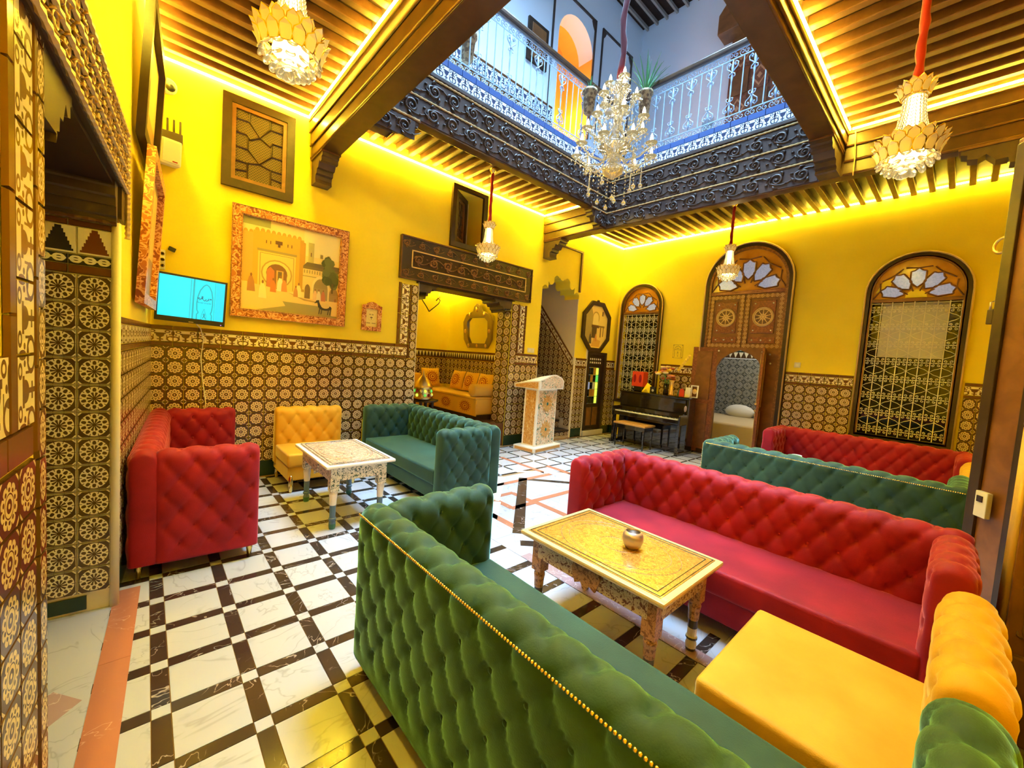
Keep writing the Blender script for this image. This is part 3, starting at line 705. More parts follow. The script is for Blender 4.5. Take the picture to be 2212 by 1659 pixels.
# ---------------------------------------------------------------- upper storey
mb = MB()
for x0, y0, x1, y1 in ((-.6, -.5, 1.68, 5.62), (1.68, 4.39, 5.74, 5.62), (5.87, -.5, 8.4, 5.62), (1.68, -.5, 5.87, 1.1)): mb.box(x0, y0, 4.942, x1, y1, 4.955)
struct('floor_gallery', mb, 'marble_white')
upA = [(-.4, 4.955), (5.64, 4.955), (5.64, 7.75)]+[(6.145-.505*cos(PI*i/14), 7.75+.505*sin(PI*i/14)) for i in range(1, 14)]+[(6.65, 7.75), (6.65, 4.955), (8.36, 4.955), (8.36, 9.3), (-.4, 9.3)]
uA = O('wall_upper_back_left', plate('w', upA, [], .35, ['plaster_white'], -.35), None, FA); uA['kind'] = 'structure'; uA['label'] = 'white upper wall with orange arched recess'
mb = MB(); mb.box(5.6, 4.955, -.75, 6.7, 8.4, -.70).box(5.6, 4.955, -.7, 5.642, 8.4, -.004).box(6.648, 4.955, -.7, 6.7, 8.4, -.004); B('arch_recess', mb, 'plaster_orange', uA)
ar = MB(); pr = [(6.145-.507*cos(PI*i/14), 7.75+.507*sin(PI*i/14)) for i in range(15)]
for i in range(14): ar.quad([(*pr[i], -.7), (*pr[i+1], -.7), (*pr[i+1], -.003), (*pr[i], -.003)])
B('arch_soffit', ar, 'plaster_orange', uA)
al = bpy.data.lights.new('arch_lamp', 'POINT'); al.energy = 55; al.color = (1, .62, .16); al.shadow_soft_size = .1; ao = bpy.data.objects.new('arch_lamp', al); COL.objects.link(ao); ao.location = (6.15, 5.9, 6.3)
tiles(uA, 'wall_tile', 'zellige_rings', .9, 4.96, 31, 7, .152, .16, skip=lambda u, v: u < 2.6 or v < 5.3); tiles(uA, 'frieze_tile', 'frieze_blue', 2.6, 6.12, 15, 1, .2, .2); tiles(uA, 'border_tile', 'brown_tile', 2.6, 6.08, 15, 1, .2, .04, .002); tiles(uA, 'border_tile', 'brown_tile', 2.6, 6.32, 15, 1, .2, .04, .002)
for (u0, u1, v1) in ((5.45, 6.68, 8.50), (6.90, 8.0, 8.50)):
    mb = MB()
    for q in (rect(u0, v1-.035, u1, v1), rect(u0, 6.2, u0+.03, v1), rect(u1-.035, 6.2, u1, v1)): mb.box(q[0][0], q[0][1], 0, q[2][0], q[2][1], .03)
    for u, s in ((u0+.03, 1), (u1-.03, -1)): mb.prism([(u, v1-.03), (u+s*.10, v1-.05), (u+s*.06, v1-.13), (u, v1-.2)][::s], 0, .02)
    B('wall_frame', mb, 'wood_carved', uA, bev=.004)
w = O('window_shutter', plate('w', rect(4.86, 6.85, 5.35, 7.55), [], .04, ['wood_dark']), uA); mb = MB(); mb.box(4.93, 6.92, .04, 5.28, 7.48, .055); B('shutter_panel', mb, 'wood_door', w, bev=.006)
upB = rect(-5.62, 4.955, .6, 9.3); uB = O('wall_upper_back_right', plate('w', upB, [rect(-4.02, 5.0, -3.78, 6.7)], .3, ['plaster_white'], -.3), None, FB); uB['kind'] = 'structure'; uB['label'] = 'white upper wall with red wooden screen'
mb = MB(); mb.box(-4.1, 4.9, -1.2, -3.7, 7, -1.1); B('dark_room', mb, 'wood_board', uB)
mb = MB(); mb.box(-3.55, 4.96, 0, -2.1, 8.35, .05); sc = B('wood_screen', mb, 'inlay_red', uB)
for i in range(4):
    for j in range(7): mb = MB(); mb.box(-3.50+i*.35, 5.02+j*.47, .05, -3.19+i*.35, 5.44+j*.47, .075, uv=True); B('screen_panel', mb, 'inlay_red' if (i+j) % 2 else 'wood_door', sc, bev=.008)
mb = MB(); mb.prism([(-3.72, 8.0), (-2.0, 8.0), (-2.0, 8.5), (-3.6, 8.5), (-3.72, 8.35)], 0, .35); B('screen_canopy', mb, 'wood_door', sc, bev=.01)
mb = MB(); mb.box(-.62, -.8, 4.955, -.5, 5.62, 9.3).box(-.6, -.8, 4.955, 8.4, -.7, 9.3); struct('wall_upper_front', mb, 'plaster_white')
mb = MB()
for x0, y0, x1, y1 in ((-.6, -.75, 1.7, 5.62), (1.7, 4.5, 5.9, 5.62), (5.9, -.75, 8.4, 5.62), (1.7, -.75, 5.9, 1.2)): mb.box(x0, y0, 9.28, x1, y1, 9.5)
uc = struct('ceiling_upper', mb, 'wood_board')
mb = MB(); mb.box(0, 0, 0, 2.45, .04, .07); uj = mb.mesh('joist', ['joist_pale'])
for k in range(26): O('joist', uj, uc, T(5.9, 5.45-.23*k, 9.19))
mb = MB(); mb.box(0, 0, 0, .04, 1.15, .07); uj = mb.mesh('joist', ['joist_pale'])
for k in range(18): O('joist', uj, uc, T(1.8+.23*k, 4.45, 9.19))
# roof light framing the daylight
mb = MB()
for k in range(5): mb.box(1.7, 1.2+k*.82, 9.5, 5.9, 1.24+k*.82, 9.55)
for k in range(6): mb.box(1.7+k*.83, 1.2, 9.5, 1.74+k*.83, 4.5, 9.55)
struct('window_skylight', mb, 'iron_white')
# ---------------------------------------------------------------- railings
def cscroll(r=.06, th=.006, turns=1.15):
    mb = MB(); a = [(x, y, 0) for x, y in spiral(turns, r, 1, 20)]
    mb.tube(a, th, 5); return mb
def motif_mesh():                                                        # lyre of two scrolls on a stem
    mb = MB()
    for s in (-1, 1):
        mb.tube([(0, 0, 0), (s*.02, .03, 0), (s*.055, .06, 0), (s*.06, .10, 0), (s*.035, .12, 0), (s*.018, .10, 0), (s*.03, .085, 0)], .006, 5)
        mb.ball((s*.03, .088, 0), .011, 6, 4); mb.tube([(0, .01, 0), (s*.03, -.01, 0), (s*.035, -.035, 0), (s*.018, -.04, 0)], .005, 5)
    mb.ball((0, .0, 0), .014, 6, 4); return mb.mesh('scroll_ornament', ['iron_blue'], smooth=True)
MO = motif_mesh(); mb = MB()
for s in (-1, 1): mb.tube([(s*(.045+x), y, 0) for x, y in spiral(1.25, .042, 1, 18, ph=PI if s > 0 else 0)], .0055, 5)
SS = mb.mesh('scroll_ornament', ['iron_blue'], smooth=True)
def railing(name, label, F, u0, u1, st, lyre):
    r = thing(name, label, 'railing', F, 'gallery railings')
    mb = MB(); mb.box(u0, 5.925, -.045, u1, 5.985, .045); B('handrail', mb, 'wood_beam', r, bev=.012)
    for z in (4.975, 5.07, 5.80, 5.90): mb = MB(); mb.box(u0, z-.006, -.006, u1, z+.006, .006); B('rail', mb, 'iron_blue', r)
    n = round((u1-u0)/st); st = (u1-u0)/n
    b = MB(); b.tube([(0, 5.07, 0), (0, 5.80, 0)], .0075, 6); bm_ = b.mesh('baluster', ['iron_blue'])
    b = MB(); b.lathe([(.006, 0), (.018, .10), (.008, .14), (.016, .2), (.007, .25), (.012, .36), (.007, .44), (.016, .50), (.008, .56), (.018, .62), (.006, .73)], 8); b.xf(RX(-90)); b.xf(T(0, 5.07, 0)); bt = b.mesh('baluster', ['iron_blue'], smooth=True)
    for i in range(n+1):
        u = u0+i*st; k = i % 2 if lyre else i % 4 == 2
        O('baluster', bt if k else bm_, r, T(u, 0, 0))
        if k:
            O('scroll_ornament', MO, r, T(u, 5.62, .008) @ SC(1.2)); O('scroll_ornament', MO, r, T(u, 5.25, .008) @ SC(1.2, -1.2, 1))
        if i < n: O('scroll_ornament', SS, r, T(u+st/2, 5.85, 0) @ SC(.85 if st < .15 else 1.1, .95, 1)); O('scroll_ornament', SS, r, T(u+st/2, 5.02, 0) @ SC(.85 if st < .15 else 1.1, .95, 1))
    return r
railing('balcony_railing', 'pale blue iron railing before the orange arch', wallframe((0, 4.29, 0), (1, 0, 0), (0, -1, 0)), 1.72, 5.70, .125, False)
railing('balcony_railing', 'pale blue iron railing with leafy balusters before the red screen', wallframe((5.77, 0, 0), (0, -1, 0), (-1, 0, 0)), -4.22, -1.33, .135, True)
def palm(name, label, loc, h, n, seed, hang=.5):
    random.seed(seed); t = thing(name, label, 'plant', T(*loc), 'potted plants on the gallery')
    mb = MB(); mb.lathe([(.05, -.34), (.075, -.32), (.095, -.05), (.115, -.04), (.115, 0), (.09, 0), (.085, -.04)], 14); B('pot', mb, 'pot_clay', t, smooth=True)
    for k in range(n):
        a = random.uniform(0, 2*PI); l = h*random.uniform(.7, 1.1); w = .012; mb = MB(); dx, dy = cos(a), sin(a); px, py = -dy*w, dx*w; sp = random.uniform(.25, hang)
        q = [(dx*l*sp*t_, dy*l*sp*t_, l*(t_-.45*sp*t_*t_)*1.1-.02, 1-abs(2*t_-.7)/1.5) for t_ in (0, .3, .6, .85, 1)]
        mb.v = [v for x, y, z, s_ in q for v in ((x-px*s_, y-py*s_, z), (x, y, z-.004), (x+px*s_, y+py*s_, z))]
        for i in range(4):
            for j in (0, 1): mb.face((3*i+j, 3*i+j+1, 3*i+j+4, 3*i+j+3))
        B('frond', mb, 'leaf', t)
    return t
palm('potted_palm', 'green spiky plant in clay pot right of the big chandelier', (5.60, 3.62, 5.80), .50, 34, 3, .8)
palm('potted_palm', 'clay pot with sparse leaves on railing left of the big chandelier', (4.92, 4.14, 5.72), .20, 6, 5)
palm('potted_palm', 'drooping leafy plant behind the railing near the beam', (3.05, 4.66, 5.75), .45, 20, 9, 1.2)
# ---------------------------------------------------------------- carved lintel over the alcove, alcove room
lin = sroot('trim_6', FA, 'carved wooden lintel over the alcove opening')
mb = MB(); mb.box(2.705, 2.69, 0, 5.35, 3.305, .05); B('lintel_board', mb, 'wood_dark', lin, bev=.006)
mb = MB(); mb.box(3.0, 2.66, -.40, 5.0, 2.72, .0); B('lintel_soffit', mb, 'wood_dark', lin)
for q in ((2.705, 3.285, 5.35, 3.305), (2.705, 2.69, 5.35, 2.705), (2.705, 2.69, 2.722, 3.305), (5.333, 2.69, 5.35, 3.305)): mb = MB(); mb.box(q[0], q[1], .05, q[2], q[3], .07); B('edge_moulding', mb, 'wood_joist', lin, bev=.003)
for q in ((2.875, 3.10, 5.195, 3.118), (2.875, 2.86, 5.195, 2.878), (2.875, 2.86, 2.893, 3.118), (5.177, 2.86, 5.195, 3.118)): mb = MB(); mb.box(q[0], q[1], .05, q[2], q[3], .066); B('inner_moulding', mb, 'rope_gold', lin, bev=.003)
mb = MB(); mb.box(2.894, 2.88, .05, 5.176, 3.098, .054); B('lintel_panel', mb, 'wood_board', lin)
WS = SCR.copy(); WS.materials.clear(); WS.materials.append(MATS['wood_door'])
for i in range(9): O('carved_scroll', WS, lin, T(3.0+i*.255, 2.99, .058) @ SC(.85, (-1)**i*.85, .8))
for i in range(11):
    for v in (3.20, 2.78): O('carved_scroll', WS, lin, T(2.80+i*.245, v, .052) @ SC(.62, (-1)**i*.62, .7))
corbel(lin, T(4.95, 2.70, -.2) @ Matrix(((0, -1, 0, 0), (0, 0, 1, 0), (-1, 0, 0, 0), (0, 0, 0, 1))), .42, .38, .18)
corbel(lin, T(3.05, 2.70, -.2) @ Matrix(((0, 1, 0, 0), (0, 0, 1, 0), (1, 0, 0, 0), (0, 0, 0, 1))), .32, .38, .15)
# alcove shell: raised floor z .42, right wall x 5.3, back wall y 8.2
mb = MB(); mb.box(2.2, 6.0, 0, 5.4, 8.4, .42).box(3.05, 5.62, 0, 4.95, 6.0, .42); struct('floor_alcove', mb, 'brown_tile')
mb = MB(); mb.box(2.0, 8.2, 0, 5.4, 8.4, 3.3); ab = struct('wall_alcove_back', mb, 'plaster')
mb = MB(); mb.box(5.3, 6.0, 0, 5.5, 8.4, 3.3); art_ = struct('wall_alcove_right', mb, 'plaster')
mb = MB(); mb.box(2.0, 6.0, 0, 2.2, 8.4, 3.3).box(2.0, 6.0, 0, 3.0, 6.02, 3.3).box(5.0, 6.0, 0, 5.5, 6.02, 3.3).box(2.0, 6.0, 2.72, 5.5, 6.02, 3.3); struct('wall_alcove_left', mb, 'plaster')
mb = MB(); mb.box(2.0, 6.0, 3.2, 5.5, 8.4, 3.3); ca = struct('ceiling_alcove', mb, 'wood_board')
mb = MB(); mb.box(0, 0, 0, .07, 2.2, .08); aj = mb.mesh('joist', ['wood_joist'])
for k in range(16): O('joist', aj, ca, T(2.3+.19*k, 6.02, 3.12))
led((2.25, 8.17, 3.08), (5.27, 8.17, 3.08), 'yellow light strip along the alcove back wall', 'led_soft'); led((5.27, 8.15, 3.08), (5.27, 6.06, 3.08), 'yellow light strip above the alcove mirror', 'led_soft')
FR = wallframe((5.3, 0, 0), (0, -1, 0), (-1, 0, 0)); FK = wallframe((0, 8.2, 0), (1, 0, 0), (0, -1, 0))
for par, F, a, b in ((art_, FR, -8.19, -6.03), (ab, FK, 3.2, 5.29)):
    k = O('dado', None, par, F); n = round((b-a)/.15)
    tiles(k, 'wall_tile', 'zellige_rings', a, .92, n, 4, (b-a)/n, .15); tiles(k, 'frieze_tile', 'teeth', a, 1.55, round((b-a)/.085), 1, (b-a)/round((b-a)/.085), .12)
    tiles(k, 'border_tile', 'brown_tile', a, 1.67, 9, 1, (b-a)/9, .045, .002); tiles(k, 'border_tile', 'brown_tile', a, 1.525, 9, 1, (b-a)/9, .03, .002)
# tiled reveal on the right side of the alcove opening
FV = wallframe((4.95, 0, 0), (0, -1, 0), (-1, 0, 0)); rv = O('reveal', None, wA, FA.inverted() @ FV)
tiles(rv, 'wall_tile', 'zellige_rings', -5.985, .42, 1, 14, .18, .148); tiles(rv, 'wall_tile', 'zellige_rings', -5.79, .42, 1, 14, .175, .148); tiles(rv, 'frieze_tile', 'merlon', -5.985, 2.50, 3, 1, .12, .13)
# ---------------------------------------------------------------- stairwell (x 5.7..6.82, rising away from the room)
mb = MB(); mb.box(6.82, 6.0, 0, 6.98, 9.2, 6.0).box(5.5, 6.0, 0, 5.7, 9.2, 6.0).box(5.5, 9.2, 0, 7.0, 9.35, 6.0).box(5.5, 6.0, 5.9, 7.0, 9.3, 6.0); sw = struct('wall_stairwell', mb, 'plaster_beige')
mb = MB(); mb.box(6.810, 5.602, 0, 6.821, 6.0, 2.98); B('stair_side', mb, 'plaster_beige', sw)
stc = sroot('stairs', None, 'tiled staircase rising behind the arched opening')
for k in range(11):
    y0 = 5.62+.28*k; mb = MB(); mb.box(5.702, y0, 0, 6.818, y0+.30, .175*(k+1)-.035); st_ = B('step', mb, 'plaster_beige', stc)
    mb = MB(); mb.box(5.702, y0-.03, .175*(k+1)-.035, 6.818, y0+.29, .175*(k+1)); B('tread', mb, 'wood_dark', st_, bev=.008)
    if k < 5:
        F = wallframe((0, y0, 0), (1, 0, 0), (0, -1, 0)); q = O('riser_tiles', None, stc, F); tiles(q, 'riser_tile', 'zellige_rings', 5.70, .175*k+(.05 if k == 0 else .005), 8, 1, .14, .085 if k == 0 else .13)
FS = wallframe((6.809, 0, 0), (0, -1, 0), (-1, 0, 0)); sd = O('stair_dado', None, sw, FS)
sl = 1.09/.97
def underline(u, v): y = -u; zt = 1.62+(y-5.65)*1.12; return v > zt-.09 or v < zt-1.40
tiles(sd, 'wall_tile', 'zellige_rings', -7.2, .1, 11, 22, .145, .15, skip=underline)
mb = MB()
for k in range(12):
    y = 5.62+k*.145; z = 1.585+(y-5.65)*1.12; mb2 = MB(); L = .145; s_ = L*1.12
    kk = MB(); kk.v = [(-y, z, .004), (-y-L, z+s_, .004), (-y-L, z+s_+.13, .004), (-y, z+.13, .004), (-y, z, .014), (-y-L, z+s_, .014), (-y-L, z+s_+.13, .014), (-y, z+.13, .014)]
    kk.face((7, 6, 5, 4), [(0, 1), (1, 1), (1, 0), (0, 0)]); kk.face((0, 1, 5, 4)); kk.face((3, 7, 6, 2)); B('frieze_tile', kk, 'frieze', sd)
    for dz in (.13, -.04): kk = MB(); kk.v = [(-y, z+dz, .0), (-y-L, z+s_+dz, .0), (-y-L, z+s_+dz+.045, .0), (-y, z+dz+.045, .0), (-y, z+dz, .018), (-y-L, z+s_+dz, .018), (-y-L, z+s_+dz+.045, .018), (-y, z+dz+.045, .018)]; kk.face((7, 6, 5, 4)); kk.face((0, 1, 5, 4)); kk.face((3, 7, 6, 2)); B('border_tile', kk, 'brown_tile', sd)
tm = sroot('trim_7', FA, 'wooden moulding framing the stair opening')
mb = MB(); mb.box(6.05, 3.93, 0, 6.84, 3.965, .03); B('top_moulding', mb, 'wood_joist', tm, bev=.004); mb = MB(); mb.box(6.79, 3.12, 0, 6.84, 3.93, .03); B('side_moulding', mb, 'wood_joist', tm, bev=.004)
# ---------------------------------------------------------------- barred arched windows
def tubeline(pts, r=.007, n=6): mb = MB(); mb.tube(pts, r, n); return mb
def arcframe(name, par, x0, x1, y0, ys, w, t, m, z=0): return O(name, plate(name, arch(x0, x1, y0, ys), [arch(x0+w, x1-w, y0+w, ys)], t, [m], z), par)
QF = MB()
for s in (-1, 1):
    for q in (-1, 1):
        sp_ = [(s*(.034+x), q*(.028+y*.8), 0) for x, y in spiral(1.2, .021, 1, 14, ph=PI)]
        QF.tube(sp_, .0042, 4)
QF.ball((0, 0, 0), .009, 6, 4); QF = QF.mesh('grille_scroll', ['iron_white'], smooth=True)
def fanlight(par, x0, x1, ys, z, yellow=False, sp=None):
    sp = sp or ys+.12
    c, r = (x0+x1)/2, (x1-x0)/2
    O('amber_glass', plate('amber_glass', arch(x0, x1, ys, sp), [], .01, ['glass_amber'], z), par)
    bar = MB()
    for k in range(5):
        a = PI*(k+.5)/5 if False else R(14+38*k); u = Vector((cos(a), sin(a), 0)); n = Vector((-u.y, u.x, 0)); o = Vector((c, ys+.03, 0))
        w = r*.165; p0, p1 = r*.26, r*.84
        oct_ = [o+u*p0, o+u*(p0+w)+n*w, o+u*(p1-w*.6)+n*w, o+u*(p1-w*.5)+n*w*.55, o+u*p1+n*0, o+u*(p1-w*.5)-n*w*.55, o+u*(p1-w*.6)-n*w, o+u*(p0+w)-n*w]
        oct_ = [(p.x, max(p.y, ys+.015)) for p in oct_]
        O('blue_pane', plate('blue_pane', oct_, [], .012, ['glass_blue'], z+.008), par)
        for i in range(8):
            p, q = oct_[i], oct_[(i+1) % 8]
            if abs(p[0]-q[0])+abs(p[1]-q[1]) > .01: bar.tube([(*p, z+.02), (*q, z+.02)], r*.022, 5)
        for s in (-1, 1):                                                  # crossing bars out to the rim
            e = o+u*(p1+w*.0); a2 = a+s*R(19)*.9; f = Vector((c+r*.97*cos(a2), ys+max(.01, r*.97*sin(a2)), 0)); bar.tube([(e.x, e.y, z+.02), (f.x, f.y, z+.02)], r*.02, 5)
    for k in range(4):
        a = R(33+38*k); u = Vector((cos(a), sin(a), 0)); o = Vector((c, ys, 0)); bar.tube([tuple(o+u*r*.22+Vector((0, 0, z+.02))), tuple(o+u*r*.45+Vector((0, 0, z+.02)))], r*.02, 5)
    if yellow: mb = MB(); mb.prism([(c+r*.24*cos(PI*i/8), ys+.01+r*.24*sin(PI*i/8)) for i in range(9)], z, z+.018); B('yellow_pane', mb, 'glass_yellow', par); mb = MB(); mb.prism([(c-r*.93, ys+.2*r), (c-r*.62, ys+.28*r), (c-r*.55, ys+.62*r), (c-r*.76, ys+.58*r)], z, z+.014); B('yellow_pane', mb, 'glass_yellow', par)
    stuff(B('glazing_bars', bar, 'wood_door', par))
def barred(name, label, x0, x1, y0, ys, ncol, nrow, yellow):
    w = sroot(name, FB, label)
    arcframe('frame', w, x0-.06, x1+.06, y0-.04, ys, .075, .06, 'wood_dark', 0); arcframe('inner_frame', w, x0, x1, y0, ys, .03, .03, 'wood_door', .03)
    mb = MB()
    fr = arch(x0-.055, x1+.055, y0-.03, ys)[1:]; mb.tube([(p[0], p[1], .064) for p in fr]+[(x0-.055, y0, .064)], .012, 6); B('rope_moulding', mb, 'rope_gold', w, smooth=True)
    fanlight(w, x0+.02, x1-.02, ys-.10, .0, yellow, ys)
    mb = MB(); mb.box(x0, ys-.15, 0, x1, ys-.10, .05); B('transom', mb, 'wood_door', w, bev=.006)
    mb = MB(); mb.box(x0, y0, -.12, x1, ys-.15, -.11); B('window_glass', mb, 'glass_dark', w)
    gx0, gx1, gy0, gy1 = x0+.03, x1-.03, y0+.03, ys-.17; g = O('grille', None, w); dx = (gx1-gx0)/ncol
    for i in range(ncol+1): B('bar', tubeline([(gx0+i*dx, gy0, .03), (gx0+i*dx, gy1+.02, .03)], .0065, 5), 'iron_white', g)
    rows = [gy0, gy0+.09]+[gy0+.09+(gy1-gy0-.18)*(k+1)/nrow for k in range(nrow)]+[gy1]
    for y in rows: B('rail', tubeline([(gx0, y, .033), (gx1, y, .033)], .0055, 5), 'iron_white', g)
    sq = min(1.0, dx/.125)
    for k, y in enumerate(rows[1:-1]):
        for i in range(ncol): O('grille_scroll', QF, g, T(gx0+(i+.5)*dx, y, .038) @ SC(sq, 1.15, 1))
    zz = (gy1-gy0-.18)/nrow
    for k in range(nrow):                                                  # stepped links forming the stars
        y = rows[1]+k*zz
        for i in range(0, ncol):
            s = 1 if i % 2 else -1; xa = gx0+i*dx; xb = xa+dx
            if s < 0: xa, xb = xb, xa
            p = [(xa, y+.06, .036), (xa+(xb-xa)*.25, y+zz*.30, .036), (xa+(xb-xa)*.6, y+zz*.36, .036), (xb, y+zz*.5, .036), (xa+(xb-xa)*.6, y+zz*.64, .036), (xa+(xb-xa)*.25, y+zz*.70, .036), (xa, y+zz-.06, .036)]
            B('grille_link', tubeline(p, .0045, 4), 'iron_white', g)
    return w
barred('window_1', 'narrow arched window with white iron grille behind the piano', -5.46, -4.53, .82, 2.98, 8, 7, False)
w3 = barred('window_2', 'wide arched window with white iron grille at right', -1.07, -.06, .82, 3.02, 8, 7, True)
mb = MB(); mb.box(-.92, 2.05, -.10, -.22, 2.86, -.09); B('white_blind', mb, 'linen', w3)
mb = MB(); mb.box(-6, 0, -.5, -4.4, 4, -.45); struct('wall_behind_window_1', mb, 'wood_board', FB); mb = MB(); mb.box(-1.6, 0, -.5, .6, 4, -.45); struct('wall_behind_window_2', mb, 'wood_board', FB)
# ---------------------------------------------------------------- the great carved door
d = sroot('door_1', FB, 'tall arched door of inlaid cedar with open wicket leaves'); c0 = -2.84
arcframe('frame', d, -3.60, -2.08, 0, 3.33, .085, .07, 'wood_dark', 0); arcframe('inner_frame', d, -3.52, -2.16, 0, 3.33, .05, .05, 'inlay', .01)
mb = MB(); fr = arch(-3.585, -2.095, 0, 3.33)[1:]; mb.tube([(p[0], p[1], .072) for p in fr]+[(-3.585, 0, .072)], .014, 6); B('rope_moulding', mb, 'rope_gold', d, smooth=True)
fanlight(d, -3.49, -2.19, 3.20, .0, False, 3.33)
mb = MB(); mb.box(-3.47, 3.13, 0, -2.21, 3.20, .05, uv=True); B('transom', mb, 'inlay_red', d, bev=.005)
mb = MB(); mb.box(-2.87, 2.13, 0, -2.81, 3.13, .03); B('meeting_stile', mb, 'wood_door', d, bev=.005)
def bars(par, x0, y0, x1, y1, w, z, t, m, k):                               # inlaid rails and stiles, one object per square block run
    for (a, b, c_, e) in ((x0, y0, x1, y0+w), (x0, y1-w, x1, y1), (x0, y0+w, x0+w, y1-w), (x1-w, y0+w, x1, y1-w)):
        n = max(1, round(max(c_-a, e-b)/w)); mb = MB(); hz = (c_-a) > (e-b)
        mb.box(a, b, z, c_, e, z+t-.001)
        for i in range(n):
            q = (a+(c_-a)*i/n, b, a+(c_-a)*(i+1)/n, e) if hz else (a, b+(e-b)*i/n, c_, b+(e-b)*(i+1)/n)
            mb.quad([(q[0], q[1], z+t), (q[2], q[1], z+t), (q[2], q[3], z+t), (q[0], q[3], z+t)], [(0, 0), (1, 0), (1, 1), (0, 1)])
        B(k, mb, m, par)
for x0, x1 in ((-3.47, -2.85), (-2.83, -2.21)):
    mb = MB(); mb.box(x0, 2.13, 0, x1, 3.13, .02); p_ = B('upper_leaf', mb, 'wood_door', d)
    bars(p_, x0, 2.13, x1, 3.12, .075, .0, .045, 'inlay', 'stile')
    mb = MB(); mb.box(x0+.09, 2.22, 0, x1-.09, 2.33, .035); B('lower_rail', mb, 'inlay_red', p_, bev=.004)
    for k in range(3): mb = MB(); mb.ball((x0+.16+k*.15, 2.275, .036), (.016, .016, .008), 8, 5); B('stud', mb, 'ivory', p_)
    mb = MB(); mb.box(x0+.12, 2.40, .0, x1-.12, 3.00, .035); B('panel', mb, 'inlay_red', p_, bev=.012); cx = (x0+x1)/2
    mb = MB(); mb.prism([(cx+.155*cos(2*PI*i/32), 2.70+.155*sin(2*PI*i/32)) for i in range(32)], .03, .042); B('medallion', mb, 'medallion', p_)
    mb = MB(); mb.tube([(cx+.165*cos(2*PI*i/32), 2.70+.165*sin(2*PI*i/32), .04) for i in range(32)], .012, 6, closed=True); B('medallion_ring', mb, 'rope_gold', p_, smooth=True)
    for sx in (-1, 1):
        for sy in (-1, 1): mb = MB(); mb.ball((cx+sx*.145, 2.70+sy*.245, .036), (.014, .014, .008), 8, 4); B('stud', mb, 'ivory', p_)
hs = [(-3.21, 0), (-3.21, 1.30)]+[(-3.21-.0, 1.45), (-3.25, 1.60), (-3.235, 1.75), (-3.16, 1.90), (-3.02, 2.01), (-2.84, 2.085), (-2.66, 2.01), (-2.52, 1.90), (-2.445, 1.75), (-2.43, 1.60), (-2.47, 1.45)]+[(-2.47, 1.30), (-2.47, 0)]
O('wicket_frame', plate('wicket_frame', [(-3.47, 0)]+hs+[(-2.21, 0), (-2.21, 2.13), (-3.47, 2.13)], [], .05, ['wood_door']), d)
for k, (x, y) in enumerate(((-3.34, 2.02), (-3.36, 1.86), (-3.22, 2.06), (-2.34, 2.02), (-2.32, 1.86), (-2.46, 2.06))): mb = MB(); mb.ball((x, y, .052), (.018, .018, .01), 8, 5); B('stud', mb, 'ivory', d)
def leaf(par, m, w, h, label):
    mb = MB(); mb.box(0, .02, -.02, w, h, .02); l = B('wicket_leaf', mb, 'inlay_red', par, m, bev=.006, label=label)
    for s, z in ((1, .021), (-1, -.031)):
        for y0, y1 in ((.12, h*.47), (h*.51, h-.08)):
            mb = MB(); mb.box(.09, y0, min(z, z+.01*s), w-.09, y1, z+.01); p_ = B('leaf_panel', mb, 'wood_door', l, bev=.004)
            mb = MB(); mb.tube([(.11, y0+.03, z+.010), (w-.11, y0+.03, z+.010), (w-.11, y1-.03, z+.010), (.11, y1-.03, z+.010)], .006, 5, closed=True); B('panel_bead', mb, 'rope_gold', p_)
            n = int((y1-y0-.1)/.12)
            for k in range(n):
                yc = y0+.1+k*.12; mb = MB(); mb.prism([(w/2-.05, yc), (w/2, yc-.05), (w/2+.05, yc), (w/2, yc+.05)], z+.004, z+.016); B('panel_diamond', mb, 'inlay_red', p_)
    return l
leaf(d, T(-3.24, 0, .03) @ RY(-20+180+25), .46, 2.12, 'left wicket leaf swung into the room')
lr = leaf(d, T(-2.44, 0, .03) @ RY(-75), .46, 2.12, 'right wicket leaf seen nearly edge on')
for y in (1.0, 1.12): mb = MB(); mb.box(.36, y, .02, .44, y+.03, .05); B('latch', mb, 'brass', lr)
# bedroom behind the great door
mb = MB(); mb.box(8.66, 1.2, -.1, 12.4, 5.2, 0); struct('floor_bedroom', mb, 'marble_white')
mb = MB(); mb.box(11.2, 1.2, 0, 11.4, 5.4, 3.4).box(8.66, 1.0, 0, 11.4, 1.2, 3.4).box(8.66, 5.2, 0, 11.4, 5.4, 3.4); bw = struct('wall_bedroom', mb, 'plaster_white')
mb = MB(); mb.box(8.66, 1.0, 3.4, 11.4, 5.4, 3.5); struct('ceiling_bedroom', mb, 'plaster_white')
FX = wallframe((11.2, 0, 0), (0, -1, 0), (-1, 0, 0)); q = O('bedroom_dado', None, bw, FX); tiles(q, 'wall_tile', 'zellige_grey', -5.0, .3, 16, 9, .19, .19); tiles(q, 'frieze_tile', 'teeth', -5.0, 2.03, 24, 1, .127, .15); tiles(q, 'border_tile', 'green_tile', -5.0, 2.18, 12, 1, .253, .04, .002)
bl = bpy.data.lights.new('bedroom_lamp', 'POINT'); bl.energy = 60; bl.color = (1, .93, .8); bl.shadow_soft_size = .12; bo = bpy.data.objects.new('bedroom_lamp', bl); COL.objects.link(bo); bo.location = (9.9, 2.4, 2.9)
bed = thing('bed', 'low bed with beige throw seen through the great door', 'bed', T(9.6, 3.3, 0))
mb = MB(); mb.box(-.45, -.75, .0, 1.5, .95, .30); B('bed_base', mb, 'wood_dark', bed, bev=.02)
mb = MB(); mb.box(-.5, -.8, .08, 1.5, 1.0, .58); B('throw', mb, 'bed_cloth', bed, bev=.08, seg=3, smooth=True)
